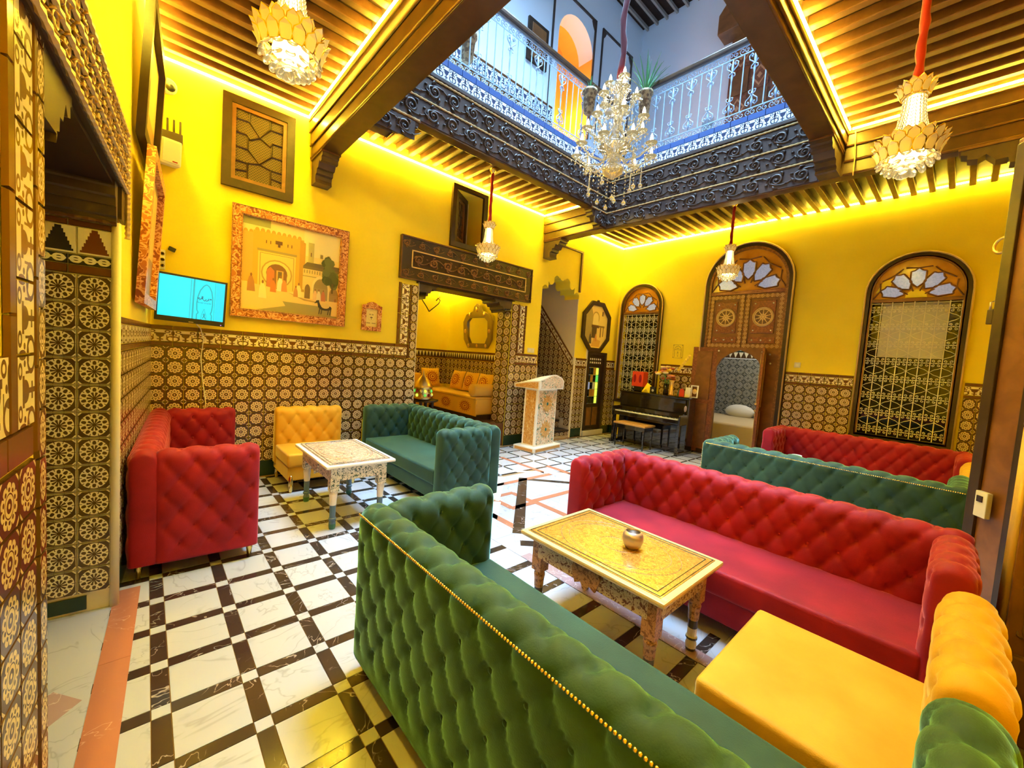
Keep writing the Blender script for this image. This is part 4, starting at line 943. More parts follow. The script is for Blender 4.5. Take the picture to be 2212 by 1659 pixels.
mb = MB(); mb.ball((1.2, -.4, .68), (.22, .34, .16), 14, 8); B('pillow', mb, 'bed_cloth', bed, smooth=True); mb = MB(); mb.ball((1.32, .3, .70), (.16, .34, .18), 14, 8); B('pillow', mb, 'linen', bed, smooth=True)
# ---------------------------------------------------------------- small stained glass door
s = sroot('door_2', FA, 'small wooden door with stained glass panes'); 
O('frame', plate('frame', rect(7.27, .12, 7.97, 1.90), [rect(7.34, .14, 7.90, 1.84)], .05, ['wood_dark'], -.02), s)
mb = MB(); mb.box(7.22, 0, 0, 7.30, 1.95, .012); stuff(B('door_surround', mb, 'cream', s)); mb = MB(); mb.box(7.25, 0, -.3, 8.0, .12, .06); B('door_step', mb, 'cream', s, bev=.008)
O('door_leaf', plate('door_leaf', rect(7.34, .14, 7.90, 1.84), [rect(7.40, .72, 7.80, 1.55)], .04, ['wood_dark'], -.06), s)
for i in range(2): mb = MB(); mb.box(7.40+i*.23, .22, -.03, 7.58+i*.23, .64, -.005); B('panel', mb, 'wood_door', s, bev=.01)
for j in range(2):
    for i in range(6): mb = MB(); mb.ball((7.42+i*.075, 1.66+j*.08, -.018), (.024, .024, .01), 8, 4); B('round_pane', mb, 'ivory', s)
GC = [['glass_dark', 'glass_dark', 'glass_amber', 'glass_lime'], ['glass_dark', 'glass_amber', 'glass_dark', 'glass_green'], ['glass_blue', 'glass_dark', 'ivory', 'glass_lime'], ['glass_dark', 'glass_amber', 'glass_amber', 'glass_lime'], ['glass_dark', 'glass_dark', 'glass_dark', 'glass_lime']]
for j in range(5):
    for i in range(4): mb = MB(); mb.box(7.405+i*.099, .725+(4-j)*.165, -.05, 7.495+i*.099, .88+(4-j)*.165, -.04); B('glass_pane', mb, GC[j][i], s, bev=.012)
# ---------------------------------------------------------------- lattice windows on wall A
def lattice_panel(par, x0, y0, x1, y1, z):
    O('frame', plate('frame', rect(x0, y0, x1, y1), [rect(x0+.085, y0+.085, x1-.085, y1-.085)], .05, ['wood_dark'], z), par)
    O('inner_frame', plate('inner_frame', rect(x0+.075, y0+.075, x1-.075, y1-.075), [rect(x0+.125, y0+.125, x1-.125, y1-.125)], .035, ['wood_door'], z), par)
    mb = MB(); mb.box(x0+.1, y0+.1, z-.01, x1-.1, y1-.1, z+.008); B('lattice', mb, 'moucharabieh', par)
    a0, a1, b0, b1_ = x0+.125, x1-.125, y0+.125, y1-.125; w, h = a1-a0, b1_-b0; f = lambda u, v: (a0+u*w, b0+v*h, z+.012)
    for path in (((0, .86), (.28, .86), (.5, .68), (.72, .86), (1, .86)), ((0, .66), (.22, .66), (.30, .60), (.5, .68), (.72, .60), (.78, .66), (1, .66)), ((.28, .86), (.28, 1)), ((.72, .86), (.72, 1)),
                 ((.25, .63), (.25, .45), (.5, .28), (.76, .45), (.76, .63)), ((0, .45), (.25, .45)), ((.76, .45), (1, .45)), ((0, .24), (.25, .24), (.5, .28), (.75, .24), (1, .24)), ((.25, .24), (.25, 0)), ((.75, .24), (.75, 0)), ((0, .10), (.25, .12)), ((.75, .12), (1, .10))):
        B('glazing_bar', tubeline([f(*p) for p in path], .011, 4), 'wood_dark', par)
w = sroot('window_3', FA, 'closed dark lattice window above the framed painting'); lattice_panel(w, .587, 3.315, 1.295, 4.287, 0)
w = sroot('window_4', FA, 'dark lattice window with one leaf open above the lintel')
O('frame', plate('frame', rect(3.53, 3.34, 4.22, 4.30), [rect(3.60, 3.42, 4.14, 4.24)], .05, ['wood_dark'], 0), w)
mb = MB(); mb.box(3.5, 3.3, -.42, 4.3, 4.4, -.40); B('recess_back', mb, 'plaster_beige', w)
lf = O('open_leaf', None, w, T(3.60, 0, -.02) @ RY(35), 'lattice leaf swung inwards'); lattice_panel(lf, 0, 3.42, .50, 4.23, -.01)
# ---------------------------------------------------------------- carved lintel over the far-left doorway
k = sroot('trim_8', FC, 'gilded carved lintel over the left doorway')
mb = MB(); mb.box(1.50, 2.46, -.44, 3.46, 2.81, .03); B('lintel_board', mb, 'wood_dark', k, bev=.008)
mb = MB(); mb.box(1.80, 2.44, -.44, 3.29, 2.48, .0); B('lintel_soffit', mb, 'wood_board', k)
for v in (2.47, 2.575, 2.69, 2.80): mb = MB(); n = 60; mb.tube([(1.50+1.96*i/n, v, .035) for i in range(n+1)], [.012*(1+.2*(-1)**i) for i in range(n+1)], 6); B('rope_moulding', mb, 'rope_gold', k)
GS = SCR.copy(); GS.materials.clear(); GS.materials.append(mat('gilt_wood', (.30, .16, .045), .28, spec=.7, metal=.35))
for i in range(14):
    for j, v in enumerate((2.522, 2.632, 2.745)): O('carved_scroll', GS, k, T(1.56+i*.136, v, .032) @ SC(.5, (-1)**(i+j)*.42, .7))
corbel(k, T(3.27, 2.48, -.20) @ Matrix(((0, -1, 0, 0), (0, 0, 1, 0), (-1, 0, 0, 0), (0, 0, 0, 1))), .10, .42, .22); corbel(k, T(1.86, 2.48, -.20) @ Matrix(((0, 1, 0, 0), (0, 0, 1, 0), (1, 0, 0, 0), (0, 0, 0, 1))), .34, .42, .22)
mb = MB(); n = 40; mb.tube([(3.44, 2.20+.61*i/n, .035) for i in range(n+1)], [.013*(1+.2*(-1)**i) for i in range(n+1)], 6); B('rope_moulding', mb, 'rope_gold', k)
mb = MB(); mb.box(3.29, 2.28, 0, 3.45, 2.5, .025); B('side_carving', mb, 'wood_dark', k)
# ---------------------------------------------------------------- tall wooden door leaf at the right edge
d3 = sroot('door_3', wallframe((4.25, -.125, 0), (-.62, -.42, 0), (-.42, .62, 0)), 'tall brown wooden door leaf at the right edge')
mb = MB(); mb.box(0, .01, -.03, .55, 3.30, .03); B('door_board', mb, 'wood_door', d3, bev=.006)
for x0, x1 in ((.02, .10), (.30, .40)): mb = MB(); mb.box(x0, .05, .03, x1, 3.26, .05); B('stile', mb, 'wood_dark', d3, bev=.006)
mb = MB(); mb.tube([(.005+.06*cos(2*PI*i/16), 2.62+.05*sin(2*PI*i/16), .04) for i in range(16)], .009, 6, closed=True); B('ring_pull', mb, 'brass', d3, smooth=True)
mb = MB(); mb.box(-.05, 2.10, .0, .0, 2.20, .035); l_ = B('padlock', mb, 'wood_dark', d3, bev=.006); mb = MB(); mb.tube([(-.045, 2.2, .02), (-.045, 2.25, .02), (-.01, 2.26, .02), (-.005, 2.2, .02)], .007, 6); B('shackle', mb, 'pewter', l_, smooth=True)
pj = sroot('trim_9', T(3.18, -.42, 0), 'carved golden door jamb at the far right edge')
mb = MB(); mb.box(-.12, 0, 0, .12, .17, 1.50); B('jamb_post', mb, 'wood_door', pj, bev=.01); mb = MB(); mb.box(-.15, 0, 0, .15, .20, .42); B('jamb_base', mb, 'wood_door', pj, bev=.012); mb = MB(); mb.box(-.14, 0, 1.48, .14, .19, 1.56); B('jamb_cap', mb, 'wood_door', pj, bev=.012)
for x_ in (-.08, .0, .08): mb = MB(); mb.tube([(x_, .175, .44), (x_, .175, 1.48)], .018, 6); B('jamb_rib', mb, 'rope_gold', pj, smooth=True)
for z_ in (.52, .74, .96, 1.18, 1.38): O('carved_scroll', GS, pj, T(-.125, .085, z_) @ RZ(90) @ RX(90) @ RZ(90) @ SC(.5, .5, .8))
mb = MB(); mb.box(-.30, .002, 0, .80, .014, 3.3); B('gap_shade', mb, 'wood_dark', pj)  # flat dark sheet standing in for the shaded gap beside the door
# ---------------------------------------------------------------- tufted upholstery
PU, PV = .163, .226
def tuft_slab(L, H, Tk, z0, amp=(.020, .020, .009), u0=0, zr=.785, du=.0163, edge=.03):
    """upright padded slab: u in 0..L along x, thickness 0..Tk along y, z0..z0+H, deep-buttoned front (y=0), top and rear"""
    r = Tk/2; a = H-r; arc = PI*r; tot = 2*a+arc
    nu = max(8, int(L/du)); ns = max(16, int(tot/.0163)); verts = []; s_top = a
    def sec(s):
        if s < a: return 0, z0+s, -1, 0, amp[0]
        if s < a+arc:
            t = (s-a)/r; return r-r*cos(t), z0+a+r*sin(t), -cos(t), sin(t), amp[1]
        return Tk, z0+a-(s-a-arc), 1, 0, amp[2]
    s0 = zr-z0
    def disp(u, s):
        if s > a+arc: s_ = s0+(PV/2)*round((2*a+arc-2*s0)/(PV/2))-(tot-s)+0 if False else tot-s
        else: s_ = s
        p = (u-u0)/PU; q = (s_-s0)/PV; A_, B_ = p+q, p-q
        sa, sb = abs(sin(PI*A_)), abs(sin(PI*B_)); pil = (sa*sb)**.28
        da = abs(A_-round(A_)); db = abs(B_-round(B_)); d2 = math.sqrt(da*da+db*db); but = min(1, d2/.24)
        h = .55*pil+.45*but**.8
        lo = min(1, max(0, (s_-.02)/.08)); return h*lo+(1-lo)*.8
    us = [0, .006, .018]+[edge+(L-2*edge)*i/nu for i in range(nu+1)]+[L-.018, L-.006, L]; ins = [.022, .009, .002]+[0]*(nu+1)+[.002, .009, .022]
    ss = [tot*i/ns for i in range(ns+1)]
    mb = MB(); m = len(ss)
    for u, e in zip(us, ins):
        f = min(1, max(0, (min(u, L-u)-.01)/.05))
        for s_ in ss:
            y, z, ny, nz, am = sec(s_); h = am*(disp(u, s_)*f+.6*(1-f))-e-am*.6
            mb.v.append((u, y+ny*h, z+nz*h))
    for i in range(len(us)-1):
        for j in range(m-1): mb.face((i*m+j, i*m+j+1, (i+1)*m+j+1, (i+1)*m+j))
    mb.face(range(m)); mb.face([(len(us)-1)*m+j for j in range(m)][::-1])
    mb.face([i*m for i in range(len(us))][::-1]); mb.face([i*m+m-1 for i in range(len(us))])
    bt = []
    for k in range(-1, 7):
        z = zr-k*PV/2; off = .5*PU*(k % 2)
        if z < z0+.08: continue
        for i in range(-1, int(L/PU)+2):
            u = u0+off+i*PU
            if .05 < u < L-.05:
                if z < z0+a: bt.append((u, 0, z, 'f')); bt.append((u, Tk, z, 'r'))
                elif k == -1: bt.append((u, r, z0+H, 't'))
    return mb, bt
bb = MB(); bb.ball((0, 0, 0), (.016, .010, .016), 10, 6)
BT = {}
def button_mesh(m):
    if m not in BT: BT[m] = bb.mesh('button', [m], smooth=True)
    return BT[m]
def put_buttons(par, bt, m, faces):
    me = button_mesh(m)
    for u, y, z, f in bt:
        if f not in faces: continue
        if f == 'f': O('button', me, par, T(u, y+.018, z))
        elif f == 'r': O('button', me, par, T(u, y-.014, z))
        else: O('button', me, par, T(u, y, z-.022) @ RX(90))
LG = MB(); LG.lathe([(.010, 0), (.013, .004), (.024, .10), (.024, .105)], 10); LG = LG.mesh('leg', ['gold'], smooth=True)
LG2 = MB(); LG2.lathe([(.012, 0), (.020, .03), (.026, .12), (.020, .22), (.008, .245)], 10); LG2 = LG2.mesh('leg', ['gold'], smooth=True)
def seat_box(x0, y0, z0, x1, y1, z1, bev): mb = MB(); mb.box(x0, y0, z0, x1, y1, z1); return mb
def sofa(label, m, mtx, L, D=.78, H=.76, seen='ft', arms=('i', 'o', 't'), nails=False, group='velvet sofas'):
    t = thing('sofa', label, 'sofa', mtx, group); z0 = .10; TB = .15; TA = .14
    mb, bt = tuft_slab(L, H, TB, z0, u0=(L % PU)/2, amp=(.044, .042, .036)); bk = B('backrest', mb, m, t, T(-L/2, D-TB, 0), smooth=True)
    put_buttons(bk, [b for b in bt if (b[3] != 'f' or b[2] > .46)], m, seen)
    for s, a in zip((-1, 1), arms):
        mb, bt = tuft_slab(D-TB+.02, H, TA, z0, u0=.05, amp=(.042, .040, .042))
        mm = T(-L/2, D-TB+.02, 0) @ RZ(-90) if s < 0 else T(L/2, 0, 0) @ RZ(90)
        # for the left arm local front (y=0) faces outwards (-x); for the right arm it faces +x
        ar_ = B('armrest', mb, m, t, mm, smooth=True)
        put_buttons(ar_, [b for b in bt if b[3] == 'f' or b[2] > .46], m, a)
    mb = seat_box(-L/2+TA-.01, .005, .265, L/2-TA+.01, D-TB+.01, .425, 0); B('seat_cushion', mb, m, t, bev=.025, seg=3, smooth=True)
    mb = seat_box(-L/2+.03, .03, .10, L/2-.03, D-.03, .27, 0); B('base', mb, m, t, bev=.01)
    for x in (-L/2+.05, L/2-.05):
        for y in (.05, D-.05): O('leg', LG, t, T(x, y, 0))
    if nails:
        n = int((L-.06)/.0125); mb = MB()
        path = ([(-L/2+.012, D+.010, .30+i*.016) for i in range(33)] if nails == 2 else [])+[(-L/2+.03+i*.0125, D+.014, .834) for i in range(n)]+([(L/2-.012, D+.010, .83-i*.016) for i in range(33)] if nails == 2 else [])
        for p in path: mb.ball(p, .0058, 6, 4)
        stuff(B('nail_trim', mb, 'gold', t, smooth=True))
    return t
G1 = 'sofas of the seating groups'
sofa('red tufted velvet sofa against the left wall below the screen', 'velvet_red', T(.70, 4.50, 0) @ RZ(90-3.2), 2.08, D=.725, seen='', arms=('f', 'r'), group=G1)
sofa('green tufted velvet sofa beside the white painted table', 'velvet_green', T(2.215, 4.44, 0) @ RZ(-90), 2.04, seen='ft', arms=('r', 'f'), group=G1)
sofa('large green tufted velvet sofa in the foreground seen from behind', 'velvet_green', T(1.575, .895, 0) @ RZ(90), 2.12, seen='rt', arms=('r', 'r'), nails=True, group=G1)
sofa('long red tufted velvet sofa behind the yellow topped table', 'velvet_red', T(2.62, .99, 0) @ RZ(-90), 2.24, seen='ft', arms=('r', 'r'), group=G1)
sofa('green tufted velvet sofa with pale nail trim in front of the far red sofa', 'velvet_green', T(5.54, .885, 0) @ RZ(90), 2.08, seen='rt', arms=('', 'r'), nails=2, group=G1)
sofa('red tufted velvet sofa below the wide grilled window', 'velvet_red', T(6.84, .86, 0) @ RZ(-90), 2.1, seen='ft', arms=('r', ''), group=G1)
def slipper(label, mtx, L=.76, D=.72):
    t = thing('slipper_chair', label, 'chair', mtx, 'yellow slipper chairs'); m = 'velvet_yellow'
    mb, bt = tuft_slab(L, .66, .15, .20, u0=.055, amp=(.04, .038, .02)); bk = B('backrest', mb, m, t, T(-L/2, D-.15, 0), smooth=True); put_buttons(bk, [b for b in bt if b[2] > .46], m, 'ft')
    mb = seat_box(-L/2, 0, .285, L/2, D-.14, .43, 0); B('seat_cushion', mb, m, t, bev=.025, seg=3, smooth=True)
    mb = seat_box(-L/2+.01, .02, .13, L/2-.01, D-.02, .29, 0); B('base', mb, m, t, bev=.012)
    for x in (-L/2+.04, L/2-.04):
        for y in (.02, D-.05): O('leg', LG2, t, T(x, y, 0) @ SC(1, 1, .80))
slipper('yellow tufted chair against the tiled wall behind the white table', T(1.525, 4.78, 0))
slipper('yellow tufted chair in the foreground between green and red sofas', T(2.02, .60, 0) @ RZ(180), .77, .78)
slipper('yellow tufted chair end beyond the far green sofa', T(6.18, .52, 0) @ RZ(180), .9, .76)
# ---------------------------------------------------------------- painted tables
def table(label, mtx, L, Wd, H, top, edge, apron, blk, legs, segs):
    t = thing('painted_table', label, 'table', mtx)
    mb = MB(); mb.box(-L/2, -Wd/2, H-.028, L/2, Wd/2, H); B('table_top', mb, edge, t, bev=.010)
    mb = MB(); mb.box(-L/2+.035, -Wd/2+.035, H-.004, L/2-.035, Wd/2-.035, H+.0025); k = len(mb.f)
    mb.quad([(-L/2+.036, -Wd/2+.036, H+.003), (L/2-.036, -Wd/2+.036, H+.003), (L/2-.036, Wd/2-.036, H+.003), (-L/2+.036, Wd/2-.036, H+.003)], [(0, 0), (L/Wd, 0), (L/Wd, 1), (0, 1)]); B('painted_panel', mb, top, t)
    for a, b in ((.045, .0035), (.075, .0035)):
        mb = MB(); mb.tube([(-L/2+a, -Wd/2+a, H+b), (L/2-a, -Wd/2+a, H+b), (L/2-a, Wd/2-a, H+b), (-L/2+a, Wd/2-a, H+b)], .003, 4, closed=True); B('border_line', mb, 'leg_dark', t)
    for rr in (.40, .34, .12):
        mb = MB(); mb.tube([(L*rr*.98*cos(2*PI*i/40), Wd*rr*.98*sin(2*PI*i/40), H+.003) for i in range(40)], .0025, 4, closed=True); B('oval_line', mb, 'leg_orange', t)
    i_ = .06; ap = H-.028
    for x0, y0, x1, y1 in ((-L/2+i_+.05, -Wd/2+i_, L/2-i_-.05, -Wd/2+i_+.02), (-L/2+i_+.05, Wd/2-i_-.02, L/2-i_-.05, Wd/2-i_), (-L/2+i_, -Wd/2+i_+.05, -L/2+i_+.02, Wd/2-i_-.05), (L/2-i_-.02, -Wd/2+i_+.05, L/2-i_, Wd/2-i_-.05)):
        mb = MB(); mb.box(x0, y0, ap-.13, x1, y1, ap); a_ = B('apron', mb, apron, t, bev=.004)
    for s in (-1, 1):
        mb = MB(); mb.prism([(-.10, ap-.06), (-.085, ap-.02), (0, ap-.005), (.085, ap-.02), (.10, ap-.06), (.07, ap-.14), (.03, ap-.12), (0, ap-.165), (-.03, ap-.12), (-.07, ap-.14)], -.008, .008); mb.xf(T(0, s*(Wd/2-i_+.004), 0) @ RX(90) @ T(0, 0, 0)); B('cartouche', mb, blk, t)
    for x in (-1, 1):
        for y in (-1, 1):
            lg = MB(); w = .038; hb = .22; cx, cy = 0, 0; lg.m = 0
            lg.box(-w, -w, ap-hb, w, w, ap); zz = ap-hb
            prof = [(.030, zz), (.037, zz-.03)]+[(r_, zz*f_) for r_, f_ in ((.032, .80), (.030, .64), (.027, .62), (.027, .46), (.026, .30), (.033, .28), (.033, .24), (.024, .22), (.031, .14), (.030, .06), (.026, .0))]
            lg.lathe(prof, 12, mats=segs); B('leg', lg, legs, t, T(x*(L/2-i_-.04), y*(Wd/2-i_-.04), 0))
    return t
table('white painted table with blue turned legs before the yellow chair', T(1.475, 4.065, 0) @ RZ(90), 1.0, .64, .60, 'table_paint_white', 'table_edge_white', 'apron_white', 'apron_white', ['apron_white', 'table_edge_white', 'leg_grey', 'leg_green'], [1]*4+[2]*4+[2, 2, 3, 3])
table('yellow glossy painted table before the long red sofa', T(2.155, 1.315, 0) @ RZ(90), .98, .71, .55, 'table_paint', 'table_edge', 'apron_brown', 'leg_orange', ['leg_orange', 'leg_cream', 'leg_dark', 'leg_orange'], [0]*2+[0, 0, 2, 1, 1, 2, 2, 1, 1, 2])
pz = MB(); pz.lathe([(.0, 0), (.032, 0), (.05, .018), (.062, .05), (.060, .08), (.045, .105), (.043, .105), (.055, .08), (.056, .05), (.04, .02), (.0, .015)], 20)
tag(B('candle_bowl', pz, 'pewter', None, T(2.19, 1.235, .5535), smooth=True), 'small round metal bowl on the yellow painted table', 'bowl')
# small table with a white cup in the far group
table('painted table between the far green and far red sofas', T(6.18, 1.1, 0) @ RZ(90), .98, .71, .55, 'table_paint', 'table_edge', 'apron_brown', 'leg_orange', ['leg_orange', 'leg_cream', 'leg_dark', 'leg_orange'], [0]*2+[0, 0, 2, 1, 1, 2, 2, 1, 1, 2])
mb = MB(); mb.lathe([(0, 0), (.05, 0), (.06, .03), (.055, .12), (.05, .12), (.04, .03), (0, .02)], 16); tag(B('white_bowl', mb, 'linen', None, T(6.1, 1.30, .5535), smooth=True), 'white cup peeking over the far green sofa', 'cup')
# ---------------------------------------------------------------- lectern
t = thing('lectern', 'mosaic painted lectern with curved head before the stairs', 'lectern', T(5.42, 5.16, 0) @ RZ(8))
mb = MB(); mb.box(-.42, -.24, 0, .42, .24, .085); B('plinth', mb, 'table_edge_white', t, bev=.012)
for s in (-1, 1):
    mb = MB(); mb.box(-.38, s*.242-.004, .02, .38, s*.242+.004, .065); B('plinth_inlay', mb, 'lectern_orange', t)
    mb = MB(); mb.box(s*.422-.004, -.20, .02, s*.422+.004, .20, .065); B('plinth_inlay', mb, 'lectern_orange', t)
mb = MB(); mb.box(-.30, -.15, .085, .30, .15, 1.12); po = B('post', mb, 'table_edge_white', t, bev=.006)
for m_, q in (('lectern_paint', ((-.27, -.153, .11), (.27, -.153, .11), (.27, -.153, 1.09), (-.27, -.153, 1.09))), ('lectern_orange', ((-.303, .11, .11), (-.303, -.11, .11), (-.303, -.11, 1.09), (-.303, .11, 1.09)))):
    mb = MB(); mb.quad(q, [(0, 0), (.55, 0), (.55, 1), (0, 1)]); B('mosaic_panel', mb, m_, po)
for zc in (.38, .85):
    mb = MB(); mb.prism([((.17 if i % 2 else .12)*cos(2*PI*i/24), (.17 if i % 2 else .12)*sin(2*PI*i/24)) for i in range(24)], 0, .006); B('star_rosette', mb, 'lectern_orange', po, T(0, -.153, zc) @ RX(90)); mb = MB(); mb.ball((0, -.16, zc), (.03, .008, .03), 10, 5); B('star_centre', mb, 'leg_green', po)
hp = [(-.37, 0), (.38, 0), (.39, .15), (.31, .215), (.12, .27), (-.02, .265), (-.20, .205), (-.38, .16)]
mb = MB(); n = len(hp); mb.v = [(x, y, z*k_) for y, k_ in ((-.23, 1), (.0, .82), (.34, .42)) for x, z in hp]
for r_ in range(2):
    for i in range(n): mb.face((r_*n+i, r_*n+(i+1) % n, (r_+1)*n+(i+1) % n, (r_+1)*n+i))
mb.face(range(n)); mb.face(range(2*n, 3*n)); hh = B('head', mb, 'table_edge_white', t, T(0, 0, 1.12))
mb = MB(); mb.quad([(.005+x*.90, -.233, .02+z*.84) for x, z in hp], [(x+.4, z*2) for x, z in hp]); B('head_mosaic', mb, 'lectern_paint', hh)
mb = MB(); mb.quad([(-.378, .31, .012), (-.378, -.20, .018), (-.384, -.20, .135), (-.382, .0, .112), (-.381, .31, .055)], [(0, 0), (.6, 0), (.6, .35), (.3, .3), (0, .2)]); B('head_mosaic', mb, 'lectern_orange', hh)
# ---------------------------------------------------------------- piano and bench
pn = thing('upright_piano', 'glossy black upright piano under the grilled window', 'piano', T(7.42, 4.20, 0) @ RZ(-90))   # local x along keys, y depth to the wall
w = .75
mb = MB(); mb.box(-w, .30, .0, w, .62, 1.08); B('case', mb, 'black_lacquer', pn, bev=.01)
mb = MB(); mb.box(-w-.015, .27, 1.08, w+.015, .64, 1.115); B('lid', mb, 'black_lacquer', pn, bev=.008)
mb = MB(); mb.quad([(-w+.05, .29, .82), (w-.05, .29, .82), (w-.05, .27, 1.05), (-w+.05, .27, 1.05)]); mb.box(-w+.04, .275, .80, w-.04, .30, 1.06); B('front_panel', mb, 'black_lacquer', pn, bev=.005)
mb = MB(); mb.box(-w+.03, .02, .60, w-.03, .31, .68); B('key_bed', mb, 'black_lacquer', pn, bev=.01)
for s in (-1, 1):
    mb = MB(); mb.box(s*w-.03 if s > 0 else -w, 0, .58, w if s > 0 else -w+.03, .31, .78); B('cheek', mb, 'black_lacquer', pn, bev=.02)
    mb = MB(); mb.box(s*(w-.04)-.03, .03, 0, s*(w-.04)+.03, .09, .60); B('leg', mb, 'black_lacquer', pn, bev=.008)
    mb = MB(); mb.box(s*(w-.02)-.03, 0, 0, s*(w-.02)+.03, .6, .06); B('foot', mb, 'black_lacquer', pn, bev=.008)
kb = MB()
for i in range(52): x = -w+.06+i*(2*w-.12)/52; kb.box(x+.0008, .035, .68, x+(2*w-.12)/52-.0008, .18, .698)
stuff(B('white_keys', kb, 'ivory', pn)); kb = MB()
for i in range(51):
    if i % 7 in (0, 1, 3, 4, 5): x = -w+.06+(i+1)*(2*w-.12)/52; kb.box(x-.006, .09, .698, x+.006, .18, .71)
stuff(B('black_keys', kb, 'black_plastic', pn)); mb = MB(); mb.box(-w+.03, .18, .68, w-.03, .30, .79); B('fallboard', mb, 'black_lacquer', pn, bev=.01)
mb = MB(); mb.box(-w+.1, .285, .10, w-.1, .30, .56); B('lower_panel', mb, 'black_lacquer', pn, bev=.005)
mb = MB(); mb.ball((w-.005, .20, .90), (.01, .06, .06), 10, 6); B('handle', mb, 'pewter', pn)
bn = thing('piano_bench', 'black piano bench with orange seat before the piano', 'bench', T(7.34, 4.34, 0) @ RZ(-90))
mb = MB(); mb.box(-.36, -.20, .46, .36, .20, .50); B('seat', mb, 'wood_bench', bn, bev=.012); mb = MB(); mb.box(-.33, -.17, .38, .33, .17, .465); B('apron', mb, 'black_lacquer', bn)
for x in (-1, 1):
    for y in (-1, 1): mb = MB(); mb.lathe([(.014, 0), (.024, .40)], 4); B('leg', mb, 'black_lacquer', bn, T(x*.31, y*.155, 0) @ RZ(45))
ZP = 1.116
def onp(name, lab, cat, mb, m, u, dx=7.88, **k): return tag(B(name, mb, m, None, T(dx, u, ZP), **k), lab, cat, 'things on the piano')
lt = thing('red_lantern', 'red paper lantern box with dark ovals on the piano', 'lantern', T(7.95, 4.66, ZP), 'things on the piano')
mb = MB(); mb.box(-.10, -.13, .10, .10, .13, .42); B('shade', mb, mat('red_lacquer', (.75, .06, .02), .35), lt, bev=.01)
for s in (-.065, .065): mb = MB(); mb.ball((-.102, s, .27), (.006, .035, .09), 12, 8); B('oval_mark', mb, 'velvet_red', lt)
mb = MB(); mb.box(-.07, -.09, 0, .07, .09, .10); B('stand', mb, 'black_lacquer', lt, bev=.01)
mb = MB(); mb.v = [(-.08, -.10, 0), (.06, -.10, 0), (.06, .08, 0), (-.08, .08, 0), (0, -.09, .14), (0, .0, .20), (-.09, -.02, .07)]; mb.f = [(0, 1, 4), (1, 2, 5, 4), (2, 3, 5), (3, 6, 5), (6, 4, 5), (0, 4, 6), (0, 6, 3), (0, 3, 2, 1)]; mb.mi = [0]*8; mb.fc = [None]*8
onp('yellow_napkin', 'folded yellow cloth beside the red lantern', 'napkin', mb, 'glass_yellow', 4.43)
fr_ = thing('desk_photo', 'small dark photo frame beside the yellow cloth', 'photo frame', T(7.84, 4.27, ZP) @ RY(-8), 'things on the piano'); mb = MB(); mb.box(-.01, -.06, 0, .01, .06, .13); B('frame', mb, 'black_plastic', fr_, bev=.004); mb = MB(); mb.ball((-.011, 0, .055), (.003, .028, .03), 10, 6); B('picture', mb, 'ivory', fr_)
random.seed(11)
vs = thing('flower_vase', 'dark glass vase of dried flowers on the piano', 'flower vase', T(7.95, 4.05, ZP), 'things on the piano'); mb = MB(); mb.lathe([(.05, 0), (.055, .02), (.045, .1), (.06, .22), (.055, .22), (.04, .1), (.045, .02), (0, .01)], 14); B('vase', mb, 'glass_dark', vs, smooth=True)
FM = [mat('petal_'+n, c, .7) for n, c in (('rust', (.45, .08, .03)), ('pink', (.62, .22, .16)), ('yellow', (.90, .62, .05)), ('cream', (.8, .65, .45)))]
for k in range(20):
    a = random.uniform(0, 2*PI); e = random.uniform(.03, .27); z = .43+random.uniform(-.12, .14); x, y = e*cos(a)*.6, e*sin(a); st = O('stem', MB().tube([(x*.1, y*.1, .15), (x*.6, y*.6, z*.75), (x, y, z)], .003, 4).mesh('stem', ['leaf']), vs)
    mb = MB()
    for i in range(6): mb.ball((x+.026*cos(i*1.05), y+.026*sin(i*1.05), z), (.032, .032, .022), 6, 4)
    B('blossom', mb, FM[k % 2 if k % 5 else 3], st)
for (yy, zz, n, s) in ((.10, .50, 6, 1), (-.30, .52, 8, -1)):
    mb = MB()
    for i in range(n): mb.ball((-.02, yy+s*(-.16+.05*i) if s > 0 else yy+.06-.028*i, zz-.015*i*(s > 0)+.04*i*(s < 0)), (.028, .034, .028), 6, 4)
    B('yellow_spray', mb, FM[2], vs)
mb = MB(); mb.lathe([(.05, 0), (.05, .02), (.038, .03), (.042, .25), (.055, .30), (.05, .30), (.035, .2), (0, .03)], 14); onp('brass_vase', 'plain brass vase beside the dried flowers', 'vase', mb, 'brass', 3.86, 7.80, smooth=True)
mb = MB(); mb.lathe([(.03, 0), (.032, .06), (.028, .07), (.012, .1), (.012, .14), (0, .14)], 12); onp('small_bottle', 'little bottle with pale cap on the piano', 'bottle', mb, 'glass_green' if False else 'leg_grey', 3.74, smooth=True)
mb = MB(); mb.prism([(-.05, 0), (.05, 0), (.045, .12), (0, .16), (-.045, .12)], -.012, .012); mb.xf(RZ(90) @ RX(90)); onp('red_tag', 'red tag shaped stand on the piano', 'stand', mb, MATS['red_lacquer'], 3.66, 7.84)
mb = MB(); mb.box(-.008, -.05, 0, .008, .05, .19); mb.xf(RY(10)); onp('menu_card', 'small cream card standing on the piano', 'card', mb, 'ivory', 3.53, 7.80)
ck = thing('photo_stand', 'white standing frame at the right end of the piano', 'frame', T(7.86, 3.42, ZP), 'things on the piano'); O('frame', plate('frame', rect(-.07, 0, .07, .24), [rect(-.05, .02, .05, .22)], .02, ['ivory']), ck, RZ(-90) @ RX(90)); mb = MB(); mb.ball((0, 0, .12), (.01, .045, .05), 10, 6); B('dial', mb, 'brass', ck)
